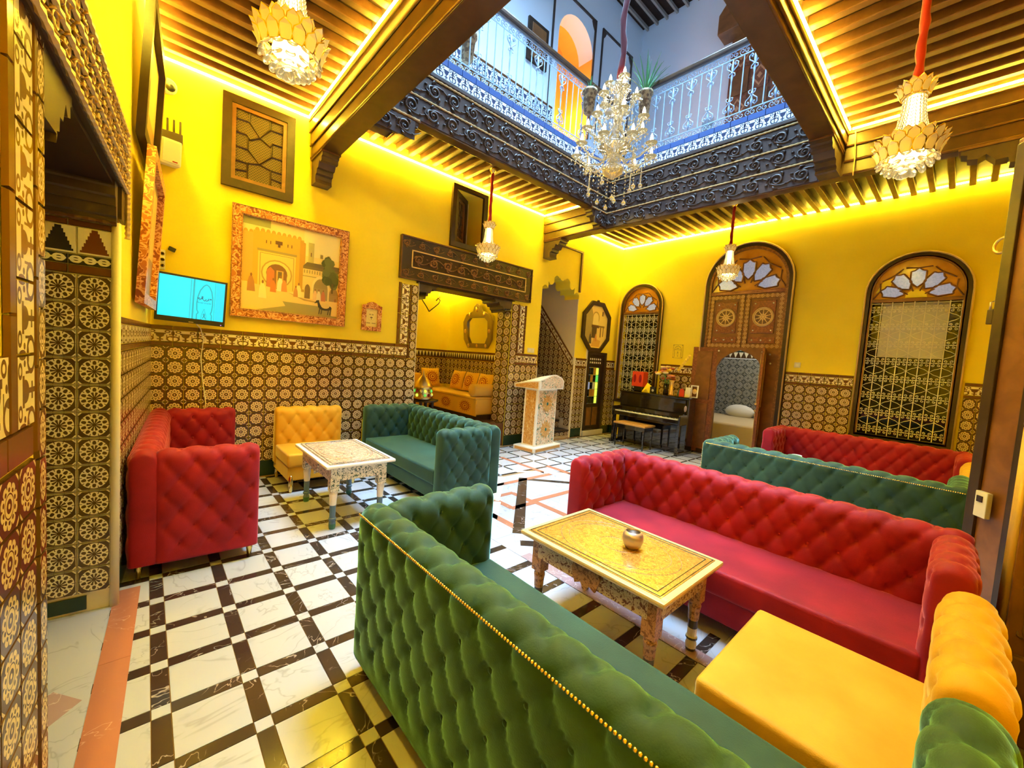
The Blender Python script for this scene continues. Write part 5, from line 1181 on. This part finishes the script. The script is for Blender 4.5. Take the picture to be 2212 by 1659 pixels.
# ---------------------------------------------------------------- flat pictures
class Art:                                                                # painted shapes on a flat ground, each a hair above the last
    def __init__(s, w, h): s.mb = MB(); s.w = w; s.h = h; s.z = 0
    def poly(s, pts, c):
        s.z += .00012; s.mb.c = c; s.mb.quad([(x*s.w, y*s.h, s.z) for x, y in pts]); return s
    def rc(s, x0, y0, x1, y1, c): return s.poly(rect(x0, y0, x1, y1), c)
    def el(s, x, y, rx, ry, c, n=18, a0=0, a1=2*PI): return s.poly([(x+rx*cos(a0+(a1-a0)*i/n), y+ry*sin(a0+(a1-a0)*i/n)) for i in range(n+(a1-a0 < 6))], c)
    def line(s, pts, t, c):
        for p, q in zip(pts, pts[1:]):
            dx, dy = (q[0]-p[0])*s.w, (q[1]-p[1])*s.h; l = math.hypot(dx, dy) or 1; nx, ny = -dy/l*t/2/s.w, dx/l*t/2/s.h
            s.poly([(p[0]-nx, p[1]-ny), (q[0]-nx, q[1]-ny), (q[0]+nx, q[1]+ny), (p[0]+nx, p[1]+ny)], c)
        return s
    def build(s, name, par, m, mt='art'): return B(name, s.mb, mt, par, m)
def person(a, x, y, h, c, hd=(.30, .12, .05)):
    a.poly([(x-.18*h, y), (x+.20*h, y), (x+.15*h, y+.55*h), (x+.06*h, y+.82*h), (x-.08*h, y+.82*h), (x-.16*h, y+.5*h)], c); a.el(x, y+.90*h, .055*h*.9, .10*h, hd, 10)
OR, YE, SH, DK = (.80, .42, .06), (.92, .66, .20), (.42, .30, .10), (.14, .06, .03)
pt = thing('painting', 'large framed painting of a city gate with figures and donkey', 'painting', FA @ T(.69, 1.90, .0) @ RX(2.0))
PW, PH = 1.265, 1.235
O('frame', plate('frame', rect(0, 0, PW, PH), [rect(.10, .10, PW-.10, PH-.10)], .04, ['frame_paint'], .015), pt)
for a_, m_ in ((0.004, 'leg_orange'), (.092, 'leg_orange')): mb = MB(); mb.tube([(a_, a_, .056), (PW-a_, a_, .056), (PW-a_, PH-a_, .056), (a_, PH-a_, .056)], .008, 5, closed=True); B('frame_bead', mb, m_, pt)
a = Art(PW-.2, PH-.2); a.rc(0, 0, 1, 1, (.93, .72, .28)); a.rc(0, .92, .26, 1, (.42, .40, .14)); a.rc(.60, .70, 1, 1, (.95, .80, .40))
a.rc(0, .30, .11, .84, (.80, .44, .09)); a.rc(.10, .27, .60, .87, OR); a.poly([(.56, .27), (.62, .27), (.62, .84), (.56, .87)], (.62, .32, .05))
for i in range(9): a.el(.135+i*.052, .87, .022, .035, (.74, .36, .06), 8, 0, PI)
for i in range(2): a.el(.03+i*.05, .84, .02, .03, (.70, .36, .06), 8, 0, PI)
a.rc(.31, .76, .38, .80, DK); a.rc(.335, .73, .36, .78, DK)
for x in (.22, .26, .43, .47): a.rc(x, .75, x+.008, .785, DK)
a.rc(.14, .66, .53, .685, SH); a.rc(.15, .25, .52, .655, (.90, .62, .16)); a.line([(.17, .26), (.17, .64), (.50, .64), (.50, .26)], .006, (.45, .25, .06))
a.el(.335, .43, .155, .155, (.55, .33, .08)); a.el(.335, .43, .14, .14, YE); a.el(.335, .43, .105, .11, (.25, .11, .05)); a.rc(.235, .24, .435, .44, (.30, .12, .05)); a.poly([(.24, .24), (.31, .24), (.31, .46), (.27, .50), (.235, .46)], (.62, .20, .08)); a.rc(.33, .27, .40, .47, (.75, .42, .12)); a.rc(.345, .36, .385, .46, (.16, .11, .08))
a.rc(.60, .55, 1, .58, (.20, .14, .06)); a.poly([(.60, .58), (.64, .63), (1, .63), (1, .58)], (.16, .12, .06)); a.rc(.60, .30, 1, .55, (.86, .62, .22)); a.rc(.60, .46, 1, .47, SH)
for i in range(14): a.rc(.61+i*.028, .50, .622+i*.028, .54, SH)
a.el(.80, .34, .10, .15, (.90, .72, .32)); a.el(.80, .33, .08, .125, (.36, .26, .10)); a.rc(.72, .20, .88, .34, (.40, .30, .13)); a.el(.655, .30, .03, .07, (.22, .13, .05)); a.rc(.625, .19, .685, .30, (.22, .13, .05)); a.el(.95, .28, .05, .09, (.34, .22, .08)); a.rc(.90, .17, 1, .28, (.38, .25, .1))
a.rc(.65, .63, .71, .86, (.52, .42, .16)); a.rc(.675, .70, .685, .745, DK)
for x in (.78, .86): a.rc(x, .70, x+.03, .745, (.30, .20, .08))
for i in range(26): a.el(.90+random.uniform(-.06, .09), .55+random.uniform(-.16, .14), .045, .05, random.choice(((.09, .11, .03), (.14, .16, .05), (.06, .08, .02))), 8)
a.rc(.92, .30, .94, .42, (.12, .08, .03))
a.poly([(0, 0), (1, 0), (1, .20), (.60, .20), (.45, .25), (0, .30)], (.90, .62, .22)); a.poly([(.14, 0), (1, 0), (1, .12), (.40, .13), (.43, .08)], (.36, .30, .13)); a.poly([(.45, .24), (.62, .17), (.75, .16), (.75, .175), (.62, .19)], (.50, .30, .10))
for x, y, h, c in ((.09, .20, .20, (.50, .22, .08)), (.20, .14, .20, (.92, .76, .36)), (.30, .22, .16, (.70, .22, .06)), (.37, .24, .18, (.92, .80, .55)), (.41, .24, .16, (.78, .30, .10)), (.56, .20, .17, (.95, .76, .35)), (.53, .20, .13, (.66, .28, .10)), (.74, .19, .14, (.85, .55, .3)), (.78, .19, .14, (.9, .75, .5)), (.83, .19, .14, (.6, .2, .1)), (.97, .02, .22, (.90, .62, .20))): person(a, x, y, h, c)
DKY = (.05, .04, .04); a.el(.86, .115, .075, .035, DKY); a.el(.86, .14, .05, .035, (.85, .6, .22)); a.poly([(.78, .11), (.81, .13), (.785, .19), (.765, .185)], DKY); a.poly([(.735, .155), (.785, .17), (.79, .20), (.76, .195)], DKY)
for x in (.80, .825, .90, .925): a.line([(x, .10), (x-.01, .03)], .010, DKY)
a.build('canvas', pt, T(.1, .1, .018))
sf = thing('framed_notice', 'small ornate frame with a pale notice beside the lintel', 'picture frame', FA @ T(2.19, 1.885, 0) @ RX(2))
O('frame', plate('frame', [(0, 0), (.275, 0), (.275, .345), (.22, .36), (.19, .385), (.137, .40), (.085, .385), (.055, .36), (0, .345)], [rect(.055, .055, .22, .30)], .03, ['frame_paint'], .01), sf)
a = Art(.165, .245); a.rc(0, 0, 1, 1, (.90, .74, .26)); a.el(.5, .62, .34, .30, (.84, .66, .2)); a.el(.5, .62, .30, .26, (.90, .74, .26)); a.rc(.3, .66, .45, .72, SH); a.rc(.52, .66, .68, .72, SH); a.el(.5, .50, .12, .06, DK, 12, 0, PI); a.rc(.48, .40, .52, .54, DK); a.rc(.1, .18, .42, .23, SH); a.rc(.55, .18, .88, .23, SH); a.build('notice', sf, T(.055, .055, .014))
# octagonal picture
op_ = thing('octagonal_picture', 'octagonal wooden framed picture of an archway above the small door', 'picture', FA @ T(7.48, 2.46, 0))
def octo(w, h): return [(-w*.42, -h), (w*.42, -h), (w, -h*.48), (w, h*.48), (w*.42, h), (-w*.42, h), (-w, h*.48), (-w, -h*.48)]
O('frame', plate('frame', octo(.50, .555), [octo(.415, .47)], .05, ['wood_dark'], 0), op_); mb = MB(); mb.ball((0, .57, .03), (.05, .03, .02), 8, 5); B('finial', mb, 'wood_dark', op_)
a = Art(1, 1); a.poly(octo(.43, .485), (.90, .66, .22)); a.poly([(-.39, -.2), (-.2, -.44), (-.12, -.1), (-.14, .3), (-.2, .42), (-.39, .2)], (.45, .34, .12)); a.el(-.02, .20, .13, .14, (.55, .36, .10)); a.el(-.02, .20, .10, .11, (.92, .72, .30)); a.rc(-.12, .05, .08, .2, (.92, .72, .30)); a.rc(-.16, -.02, .12, .04, DK); a.rc(-.14, -.25, .04, 0, (.10, .06, .03)); a.rc(.10, .0, .32, .04, (.3, .18, .06)); a.rc(.16, -.22, .20, 0, (.25, .14, .05)); a.rc(.26, -.2, .29, 0, (.25, .14, .05)); a.rc(.2, .26, .24, .36, DK); a.poly([(-.14, -.44), (.16, -.44), (.2, -.3), (-.05, -.25)], (.75, .42, .1)); person(a, .02, -.32, .2, (.7, .3, .1)); person(a, -.18, -.38, .26, (.1, .08, .06)); a.build('print', op_, T(0, 0, .012))
# framed paintings hung on the left wall, seen almost edge on
for z0, z1, u0, u1, m1, lab in ((3.02, 4.02, 3.95, 5.15, 'wood_dark', 'dark framed picture high on the left wall'), (1.86, 2.98, 4.0, 5.1, 'frame_paint', 'orange framed picture lower on the left wall')):
    q = thing('picture_frame', lab, 'picture', FC @ T(u0, z0, 0) @ RX(3)); w_, h_ = u1-u0, z1-z0
    O('frame', plate('frame', rect(0, 0, w_, h_), [rect(.08, .08, w_-.08, h_-.08)], .05, [m1], .02), q); a = Art(w_-.16, h_-.16); a.rc(0, 0, 1, 1, (.75, .5, .15)); a.rc(0, 0, 1, .35, (.45, .25, .08)); a.rc(.2, .2, .5, .8, (.5, .3, .1)); a.build('canvas', q, T(.08, .08, .025))
# ---------------------------------------------------------------- television and wall devices
tv = thing('television', 'flat screen television tilted on a wall bracket, cyan picture', 'television', FA @ T(.345, 2.005, .28) @ RY(2) @ RX(2) @ RZ(-2.2)) 
mb = MB(); mb.box(-.285, -.235, -.03, .285, .235, .01); B('casing', mb, 'black_plastic', tv, bev=.006)
a = Art(.53, .40); CY = (.0, .82, .94); LN = (.0, .42, .46); a.rc(0, 0, 1, 1, CY); a.rc(.46, 0, .475, 1, (.0, .55, .60)); a.rc(.50, 0, .525, 1, LN); a.rc(.84, 0, .85, 1, (.0, .50, .55)); a.rc(.86, 0, 1, 1, (.0, .70, .90))
def key(a, c, t, w):
    pts = [(.575-.0, 0), (.575, .13), (.60, .17), (.575, .24), (.568, .40), (.58, .58), (.61, .74), (.66, .86), (.705, .91), (.75, .86), (.79, .74), (.81, .58), (.815, .40), (.805, .24), (.79, .17), (.81, .13), (.81, 0)]; a.line(pts, w, c)
key(a, LN, 0, .010)
# the hotel's name in Arabic strokes and Latin letters
AR = [((.765, .545), (.785, .56), (.79, .535), (.77, .53)), ((.75, .56), (.75, .50)), ((.735, .53), (.725, .49), (.71, .485)), ((.71, .535), (.70, .515), (.705, .50)), ((.70, .50), (.685, .485), (.67, .50), (.668, .52)), ((.683, .545), (.687, .545)), ((.655, .60), (.655, .52)), ((.64, .60), (.642, .52)), ((.63, .55), (.62, .51), (.60, .50)), ((.60, .56), (.595, .53), (.585, .545), (.578, .53), (.57, .55)), ((.585, .585), (.59, .585)), ((.595, .50), (.60, .50)), ((.61, .53), (.575, .53))]
for p in AR: a.line(p, .007, (.0, .16, .22))
a.line([(.645, 0), (.65, .12), (.685, .28), (.72, .12), (.725, 0)], .004, LN); a.line([(.67, .03), (.69, .10), (.675, .13), (.69, .16), (.705, .13), (.69, .10), (.715, .03)], .006, (.0, .2, .25))
scn = a.build('screen', tv, T(-.265, -.185, .0112), 'screen')
fc = bpy.data.curves.new('t', 'FONT'); fc.body = 'Haroun al-rachid'; fc.size = .028; fo = bpy.data.objects.new('t', fc); tme = bpy.data.meshes.new_from_object(fo); bpy.data.objects.remove(fo)
tme.materials.clear(); tme.materials.append(mat('screen_ink', (0, .1, .12), .5, emis=(0, .15, .18), es=1)); tx = O('lettering', tme, scn, T(.300, .165, .012) @ SC(.62, 1.0, 1))
mb = MB(); mb.box(-.02, -.226, .010, .02, -.220, .013); B('badge', mb, 'pewter', tv); mb = MB(); mb.ball((.25, -.222, .011), .005, 6, 4); B('power_light', mb, 'power_led', tv)
mb = MB(); mb.box(-.30, -.05, -.24, -.20, .08, -.03); B('bracket', mb, 'black_plastic', tv)
mb = MB(); mb.tube([(.05, -.24, -.02), (.10, -.28, -.15), (.14, -.40, -.22), (.13, -.6, -.235), (.16, -.85, -.23), (.20, -1.1, -.222), (.19, -1.3, -.215)], .006, 6); B('cable', mb, 'ivory', tv, smooth=True)
cm = thing('dome_camera', 'white dome security camera under the light strip', 'security camera', FA @ T(.14, 4.12, 0)); mb = MB(); mb.lathe([(.075, 0), (.075, .02), (.06, .045), (.0, .045)], 18); B('housing', mb, 'white_plastic', cm, smooth=False); mb = MB(); mb.ball((.02, -.02, .045), (.04, .04, .025), 12, 8); B('lens', mb, 'black_plastic', cm, smooth=True)
ro = thing('wifi_router', 'dark router with five upright antennas above the wall speaker', 'router', FA @ T(.13, 3.58, .03)); mb = MB(); mb.box(-.11, .0, -.02, .13, .09, .05); B('casing', mb, 'leg_dark', ro, bev=.008)
for i in range(5): mb = MB(); mb.tube([(-.09+i*.05, .085, .015), (-.09+i*.05, .22, .015)], .009, 6); B('antenna', mb, 'leg_dark', ro)
sp = thing('wall_speaker', 'cream wall speaker below the router', 'speaker', FA @ T(.155, 3.45, .10) @ RY(12) @ RX(8)); mb = MB(); mb.box(-.085, -.12, -.08, .085, .12, .07); B('cabinet', mb, 'white_plastic', sp, bev=.02); mb = MB(); mb.box(-.07, -.10, .07, .07, .10, .078); B('grille', mb, 'cream', sp, bev=.012); mb = MB(); mb.box(.01, -.09, .078, .05, -.08, .082); B('badge', mb, 'red_cloth', sp)
ps = thing('power_strip', 'power sockets and plug on the wall above the television', 'power strip', FA @ T(.115, 2.30, 0)); mb = MB(); mb.box(-.022, 0, 0, .022, .20, .025); B('body', mb, 'white_plastic', ps, bev=.008)
for i in range(3): mb = MB(); mb.lathe([(.017, 0), (.017, .004), (.012, .004), (.012, .0)], 12); B('socket', mb, 'grout', ps, T(0, .04+i*.06, .025))
mb = MB(); mb.box(-.035, .21, .01, .025, .25, .05); mb.xf(T(0, 0, 0) @ RZ(-20)); B('plug', mb, 'black_plastic', ps, bev=.006)
def switch(label, F, u, v, n=1):
    q = thing('light_switch', label, 'light switch', F @ T(u, v, 0)); mb = MB(); mb.box(-.045*n, -.045, 0, .045*n, .045, .012); B('plate', mb, 'white_plastic', q, bev=.004)
    for i in range(n): mb = MB(); mb.box(-.045*n+.09*i+.022, -.025, .012, -.045*n+.09*i+.068, .025, .018); B('rocker', mb, 'ivory', q, bev=.003)
switch('double light switch on the wall by the stair opening', FA, 5.50, 1.81, 2); switch('light switch right of the great door', FB, -1.92, 1.86)
FD3 = bpy.data.objects['door_3'].matrix_world.copy() if False else wallframe((4.25, -.125, 0), (-.62, -.42, 0), (-.42, .62, 0)) 
sw_ = thing('switch_box', 'worn cream switch box on the brown door', 'switch box', FD3 @ T(.16, .90, .052)); mb = MB(); mb.box(-.03, -.08, 0, .06, .09, .03); B('casing', mb, 'white_plastic', sw_, bev=.006); mb = MB(); mb.box(-.01, .02, .03, .03, .06, .036); B('rocker', mb, 'wood_dark', sw_)
sg = thing('wall_sign', 'small yellow arch shaped notice on the wall above the piano', 'sign', FB @ T(-4.18, 1.865, 0)); mb = MB(); mb.box(0, 0, 0, .23, .31, .008); B('board', mb, 'glass_yellow' if False else 'plaster', sg, bev=.002)
a = Art(.23, .31); ink = (.16, .10, .03); a.line([(.06, .05), (.06, .95), (.94, .95), (.94, .05), (.06, .05)], .004, ink); a.line([(.2, .1), (.2, .45), (.17, .55), (.2, .68), (.3, .80), (.5, .87), (.7, .80), (.8, .68), (.83, .55), (.8, .45), (.8, .1)], .006, ink); a.line([(.2, .60), (.8, .60)], .006, ink)
for p in (((.35, .68), (.40, .72), (.45, .68), (.5, .72), (.62, .69)), ((.45, .42), (.55, .42), (.5, .48), (.45, .42)), ((.42, .33), (.58, .33)), ((.46, .20), (.56, .20), (.5, .14))): a.line(p, .006, ink)
for x in (.1, .9):
    for y in (.09, .91): a.el(x, y, .035, .026, ink, 8)
a.build('print', sg, T(0, 0, .0085))
# ---------------------------------------------------------------- chandeliers
def lotus(label, x, y, zt, k=1.0):                                          # zt: top of the glass, cord goes to the ceiling
    c = thing('chandelier', label, 'chandelier', T(x, y, zt), 'lotus chandeliers')
    H_ = 4.41-zt; mb = MB(); n = 14; mb.tube([(.003*sin(i*1.1), .003*cos(i*1.7), H_*i/n) for i in range(n+1)], [.024+.004*sin(i*2.3) for i in range(n+1)], 8); B('cord_sleeve', mb, 'red_cloth', c, smooth=True)
    mb = MB(); mb.lathe([(.055, 0), (.05, -.02), (.02, -.06), (.012, -.09)], 12); B('ceiling_cup', mb, 'gold', c, T(0, 0, H_))
    def petal(w, h):
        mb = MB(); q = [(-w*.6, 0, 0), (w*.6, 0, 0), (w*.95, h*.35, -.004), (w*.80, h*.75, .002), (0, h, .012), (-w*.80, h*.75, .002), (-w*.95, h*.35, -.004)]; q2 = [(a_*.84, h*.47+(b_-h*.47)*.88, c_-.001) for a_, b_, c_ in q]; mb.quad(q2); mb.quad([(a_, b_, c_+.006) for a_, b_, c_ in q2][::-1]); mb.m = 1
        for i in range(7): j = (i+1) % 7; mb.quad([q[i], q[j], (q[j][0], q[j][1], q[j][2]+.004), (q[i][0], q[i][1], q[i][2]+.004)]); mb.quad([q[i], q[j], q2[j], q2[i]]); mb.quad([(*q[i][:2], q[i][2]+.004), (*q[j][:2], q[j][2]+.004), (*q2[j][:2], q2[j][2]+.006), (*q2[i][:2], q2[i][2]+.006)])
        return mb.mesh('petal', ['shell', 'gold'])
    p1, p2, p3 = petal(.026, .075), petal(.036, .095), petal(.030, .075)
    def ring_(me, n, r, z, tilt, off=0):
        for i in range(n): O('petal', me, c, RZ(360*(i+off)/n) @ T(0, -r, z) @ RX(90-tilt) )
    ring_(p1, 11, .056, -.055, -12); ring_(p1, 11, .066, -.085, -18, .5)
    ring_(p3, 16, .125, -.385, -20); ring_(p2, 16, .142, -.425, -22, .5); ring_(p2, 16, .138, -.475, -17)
    mb = MB()
    for i in range(18):
        a_ = 2*PI*i/18
        for j in range(15): t_ = j/14; r_ = .052+.055*t_**2; mb.ball((r_*cos(a_), r_*sin(a_), -.08-.31*t_), (.0085, .0085, .011), 5, 4)
    stuff(B('bead_strings', mb, 'crystal', c, smooth=True))
    dm = MB(); dm.ball((0, 0, 0), (.026, .009, .028), 10, 6); dm = dm.mesh('crystal_drop', ['crystal'], smooth=True)
    for z, r_, n in ((-.475, .138, 14), (-.51, .108, 11), (-.535, .075, 8), (-.552, .04, 5), (-.56, .0, 1)):
        for i in range(n): O('crystal_drop', dm, c, RZ(360*(i+.3*(n % 3))/n) @ T(0, -r_, z) @ RX(-35))
    for z, r_ in ((-.385, .110), (-.46, .14), (-.085, .055)): mb = MB(); mb.tube([(r_*cos(2*PI*i/24), r_*sin(2*PI*i/24), z) for i in range(24)], .005, 5, closed=True); B('hoop', mb, 'gold', c)
    mb = MB(); mb.lathe([(.0, -.06), (.030, -.08), (.032, -.34), (.075, -.40), (.09, -.46), (.0, -.50)], 12); B('lamp_glow', mb, 'lamp_core', c, smooth=True)
lotus('hanging lotus chandelier in front of the open lattice window', 3.80, 4.94, 3.63); lotus('hanging lotus chandelier before the great door', 7.10, 2.74, 3.72); lotus('hanging lotus chandelier at the upper right', 3.62, .37, 3.56); lotus('hanging lotus chandelier at the upper left by the long beam', .56, 2.55, 3.63)
def grand(x, y, zt):
    random.seed(21); c = thing('crystal_chandelier', 'large tiered crystal chandelier hanging in the court', 'chandelier', T(x, y, zt))
    n = 40; mb = MB(); mb.tube([(.012*sin(i*.9), .012*cos(i*1.3), (9.2-zt)*i/n) for i in range(n+1)], [.028+.007*(i % 2) for i in range(n+1)], 8); B('cord_sleeve', mb, 'maroon_cloth', c, smooth=True)
    mb = MB(); mb.lathe([(.012, 0), (.05, -.05), (.10, -.08), (.03, -.12), (.022, -.25), (.06, -.32), (.13, -.36), (.04, -.40), (.03, -.58), (.09, -.66), (.17, -.72), (.06, -.76), (.05, -.86), (.12, -.92), (.10, -.99), (.02, -1.03), (0, -1.05)], 18); B('stem', mb, 'crystal', c, smooth=True)
    bu = MB(); bu.lathe([(0, -.004), (.010, 0), (.017, .018), (.013, .045), (.004, .07), (0, .078)], 10); bu = bu.mesh('bulb', ['bulb'], smooth=True)
    cu = MB(); cu.lathe([(.0, 0), (.028, .005), (.055, .03), (.06, .034), (.03, .012), (.012, .015), (.012, .05), (0, .05)], 12); cu = cu.mesh('candle_cup', ['crystal'], smooth=True)
    cry = MB()
    def gem(p, r): b = len(cry.v); cry.v += [(p[0], p[1], p[2]+r), (p[0]+r*.7, p[1], p[2]), (p[0], p[1]+r*.7, p[2]), (p[0]-r*.7, p[1], p[2]), (p[0], p[1]-r*.7, p[2]), (p[0], p[1], p[2]-r*1.2)]; [cry.face((b, b+1+i, b+1+(i+1) % 4)) or cry.face((b+5, b+1+(i+1) % 4, b+1+i)) for i in range(4)]
    for r_, z, nn, off in ((.40, -.80, 9, 0), (.30, -.52, 7, .4), (.18, -.24, 5, .2), (.10, -.08, 3, .0)):
        for i in range(nn):
            a_ = 2*PI*(i+off)/nn; ca, sa = cos(a_), sin(a_)
            path = [(.03*ca, .03*sa, z+.02), (r_*.35*ca, r_*.35*sa, z-.075), (r_*.7*ca, r_*.7*sa, z-.07), (r_*ca, r_*sa, z), (r_*.98*ca, r_*.98*sa, z+.03)]
            mb = MB(); mb.tube(path, [.012, .011, .010, .009, .007], 6); ar_ = B('arm', mb, 'crystal', c, smooth=True)
            O('candle_cup', cu, ar_, T(r_*ca, r_*sa, z)); O('bulb', bu, ar_, T(r_*ca, r_*sa, z+.05))
            for j in range(7): b_ = 2*PI*j/7; gem((r_*ca+.058*cos(b_), r_*sa+.058*sin(b_), z-.005-.02*(j % 2)), .016)
            for j in range(8): t_ = j/7; gem((r_*t_*ca, r_*t_*sa, z-.03-.10*sin(PI*t_)), .013)
        for i in range(int(170*r_/.4)): a_ = random.uniform(0, 2*PI); q = r_*random.uniform(.3, 1.02); gem((q*cos(a_), q*sin(a_), z+random.uniform(-.11, .06)), random.uniform(.010, .02))
        for i in range(int(90*r_/.4)): a_ = 2*PI*i/int(90*r_/.4); q = r_*.8; gem((q*cos(a_), q*sin(a_), z-.02+.03*cos(a_*nn)), .009)
    stuff(B('crystal_garlands', cry, 'crystal', c))
    dp = MB(); dp.ball((0, 0, 0), (.022, .022, .026), 10, 7); dp = dp.mesh('crystal_drop', ['crystal'], smooth=True)
    for i in range(13):
        a_ = 2*PI*i/13; r_ = (.34, .25, .14)[i % 3]; z0, z1 = -.86, -1.02-.07*(i % 3)-.05*((i*7) % 3); mb = MB()
        for j in range(11): mb.ball((0, 0, -(z0-z1)*j/10), .009, 5, 4)
        s_ = B('bead_string', mb, 'crystal', c, T(r_*cos(a_), r_*sin(a_), z0), smooth=True); O('crystal_drop', dp, s_, T(0, 0, z1-z0-.03))
grand(3.68, 2.70, 4.66)
mb = MB(); mb.tube([(5.66, 1.02, 4.34), (5.655, 1.01, 4.2), (5.66, 1.0, 4.05), (5.65, 1.0, 3.92), (5.648, .995, 3.86)], .006, 6); tag(B('hanging_wire', mb, 'rope_gold', None, smooth=True), 'thin loose wire hanging from the lit beam corner at right', 'wire')
# ---------------------------------------------------------------- alcove furniture
ZA = .42
sd_ = thing('sedari', 'orange banquette with sunburst cloth in the alcove', 'banquette', T(4.62, 6.06, ZA)); L = 2.12
mb = MB(); mb.box(.02, 0, 0, .66, L, .10); B('plinth', mb, 'wood_dark', sd_)
mb = MB(); mb.box(0, 0, .06, .66, L, .40); B('mattress', mb, 'sedari_cloth', sd_, bev=.03, seg=3, smooth=True)
for i in range(3): mb = MB(); mb.quad([(-.003, .1+.68*i, .08), (-.003, .62+.68*i, .08), (-.003, .62+.68*i, .38), (-.003, .1+.68*i, .38)], [(0, 0), (1, 0), (1, 1), (0, 1)]); B('skirt_panel', mb, 'sunburst', sd_)
mb = MB(); mb.box(-.02, 0, .385, .64, L, .43); B('seat_pad', mb, 'sedari_cloth', sd_, bev=.015, smooth=True)
def cushion(label, mtx, w=.46, h=.42):
    nu = 14; mb = MB()
    for s in (1, -1):
        b = len(mb.v)
        for i in range(nu+1):
            for j in range(nu+1):
                u, v = 2*i/nu-1, 2*j/nu-1; th = .085*((1-u*u)*(1-v*v))**.45; pin = 1-.06*(1-abs(u*v)); mb.v.append((u*w/2*pin, v*h/2*pin, s*th))
        for i in range(nu):
            for j in range(nu):
                k = b+i*(nu+1)+j; q = (k, k+nu+1, k+nu+2, k+1); uv = [(i/nu, j/nu), ((i+1)/nu, j/nu), ((i+1)/nu, (j+1)/nu), (i/nu, (j+1)/nu)]
                mb.face(q if s > 0 else q[::-1], uv if s > 0 else uv[::-1])
    tag(B('cushion', mb, 'sunburst', None, mtx, smooth=True), label, 'cushion', 'cushions on the banquette')
FRm = wallframe((5.12, 0, 0), (0, -1, 0), (-1, 0, 0))
for y, lab in ((6.47, 'sunburst cushion nearest the tiled pillar in the alcove'), (6.955, 'sunburst cushion second from the tiled pillar'), (7.44, 'sunburst cushion third from the tiled pillar')): cushion(lab, FRm @ T(-y, ZA+.43+.225, 0) @ RX(-14))
cushion('sunburst cushion in the far corner of the alcove', wallframe((0, 8.05, 0), (1, 0, 0), (0, -1, 0)) @ T(4.80, ZA+.66, 0) @ RX(-14))
mb = MB(); mb.lathe([(.0, 0), (.10, 0), (.12, .02), (.12, .46), (.10, .48), (0, .48)], 18); tag(B('bolster', mb, 'sedari_cloth', None, T(4.56, 6.15, ZA+.56) @ RY(90), smooth=True), 'round orange bolster at the end of the banquette', 'bolster')
bk = thing('sedari', 'second orange banquette along the alcove back wall', 'banquette', T(3.2, 7.62, ZA)); mb = MB(); mb.box(0, 0, .0, 1.35, .56, .42); B('mattress', mb, 'sedari_cloth', bk, bev=.04, seg=3, smooth=True)
mb = MB(); mb.box(0, .40, .42, 1.35, .56, .75); B('back_pad', mb, 'sunburst', bk, bev=.05, seg=3, smooth=True)
tb = thing('side_table', 'dark wooden octagonal side table holding the lantern', 'side table', T(3.62, 6.28, ZA)); mb = MB(); mb.prism([(.26*cos(2*PI*i/8+.39), .26*sin(2*PI*i/8+.39)) for i in range(8)], .36, .39); B('table_top', mb, 'wood_dark', tb, bev=.006)
for i in range(4): a_ = PI/4+i*PI/2; mb = MB(); mb.box(-.02, -.02, 0, .02, .02, .36); B('leg', mb, 'wood_dark', tb, T(.16*cos(a_), .16*sin(a_), 0))
ln = thing('brass_lantern', 'pierced brass lantern with coloured glass beside the green sofa', 'lantern', T(3.56, 6.22, ZA+.392)); mb = MB(); mb.lathe([(.13, 0), (.16, .02), (.155, .05), (.155, .20), (.17, .215), (.165, .24), (.14, .30), (.08, .36), (.05, .40), (.02, .44), (.012, .50), (0, .52)], 20); B('body', mb, 'brass', ln, smooth=True)
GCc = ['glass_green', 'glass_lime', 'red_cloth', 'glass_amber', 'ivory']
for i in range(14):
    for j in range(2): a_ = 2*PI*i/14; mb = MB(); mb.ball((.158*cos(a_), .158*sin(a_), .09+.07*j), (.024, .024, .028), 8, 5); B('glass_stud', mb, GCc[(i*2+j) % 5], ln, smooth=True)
am = thing('alcove_mirror', 'ornate silver framed mirror on the alcove wall', 'mirror', FR @ T(-7.0, 2.16, .02) @ RX(4)); 
O('frame', plate('frame', [(-.34, -.36), (.34, -.36), (.48, -.18), (.50, .20), (.38, .36), (.14, .42), (.10, .52), (0, .58), (-.10, .52), (-.14, .42), (-.38, .36), (-.50, .20), (-.48, -.18)], [[(-.27, -.26), (.27, -.26), (.36, -.12), (.36, .20), (.26, .28), (-.26, .28), (-.36, .20), (-.36, -.12)]], .05, ['antique_silver'], 0), am)
mb = MB(); mb.prism([(-.27, -.26), (.27, -.26), (.36, -.12), (.36, .20), (.26, .28), (-.26, .28), (-.36, .20), (-.36, -.12)], .01, .014); B('glass', mb, 'mirror', am)
for x, y, r_ in ((-.42, .0, .04), (.42, 0, .04), (-.3, -.31, .035), (.3, -.31, .035), (0, .46, .05), (-.25, .35, .04), (.25, .35, .04), (0, -.31, .03)): mb = MB(); mb.ball((x, y, .05), (r_, r_*1.3, .02), 8, 5); B('boss', mb, 'brass', am, smooth=True)
wl = thing('wall_sconce', 'wrought iron branch sconce on the alcove back wall', 'sconce', FK @ T(4.72, 2.75, .03))
for s in (-1, 1): mb = MB(); mb.tube([(0, -.2, .02), (s*.1, -.1, .06), (s*.2, .0, .08), (s*.25, .08, .06), (s*.2, .12, .05), (s*.15, .06, .05)], .012, 6); B('branch', mb, 'wood_dark', wl, smooth=True); mb = MB(); mb.lathe([(.0, 0), (.05, .01), (.02, .03), (.015, .12), (0, .12)], 8); B('candle', mb, 'brass', wl, T(s*.22, .12, .06) @ RX(-90))
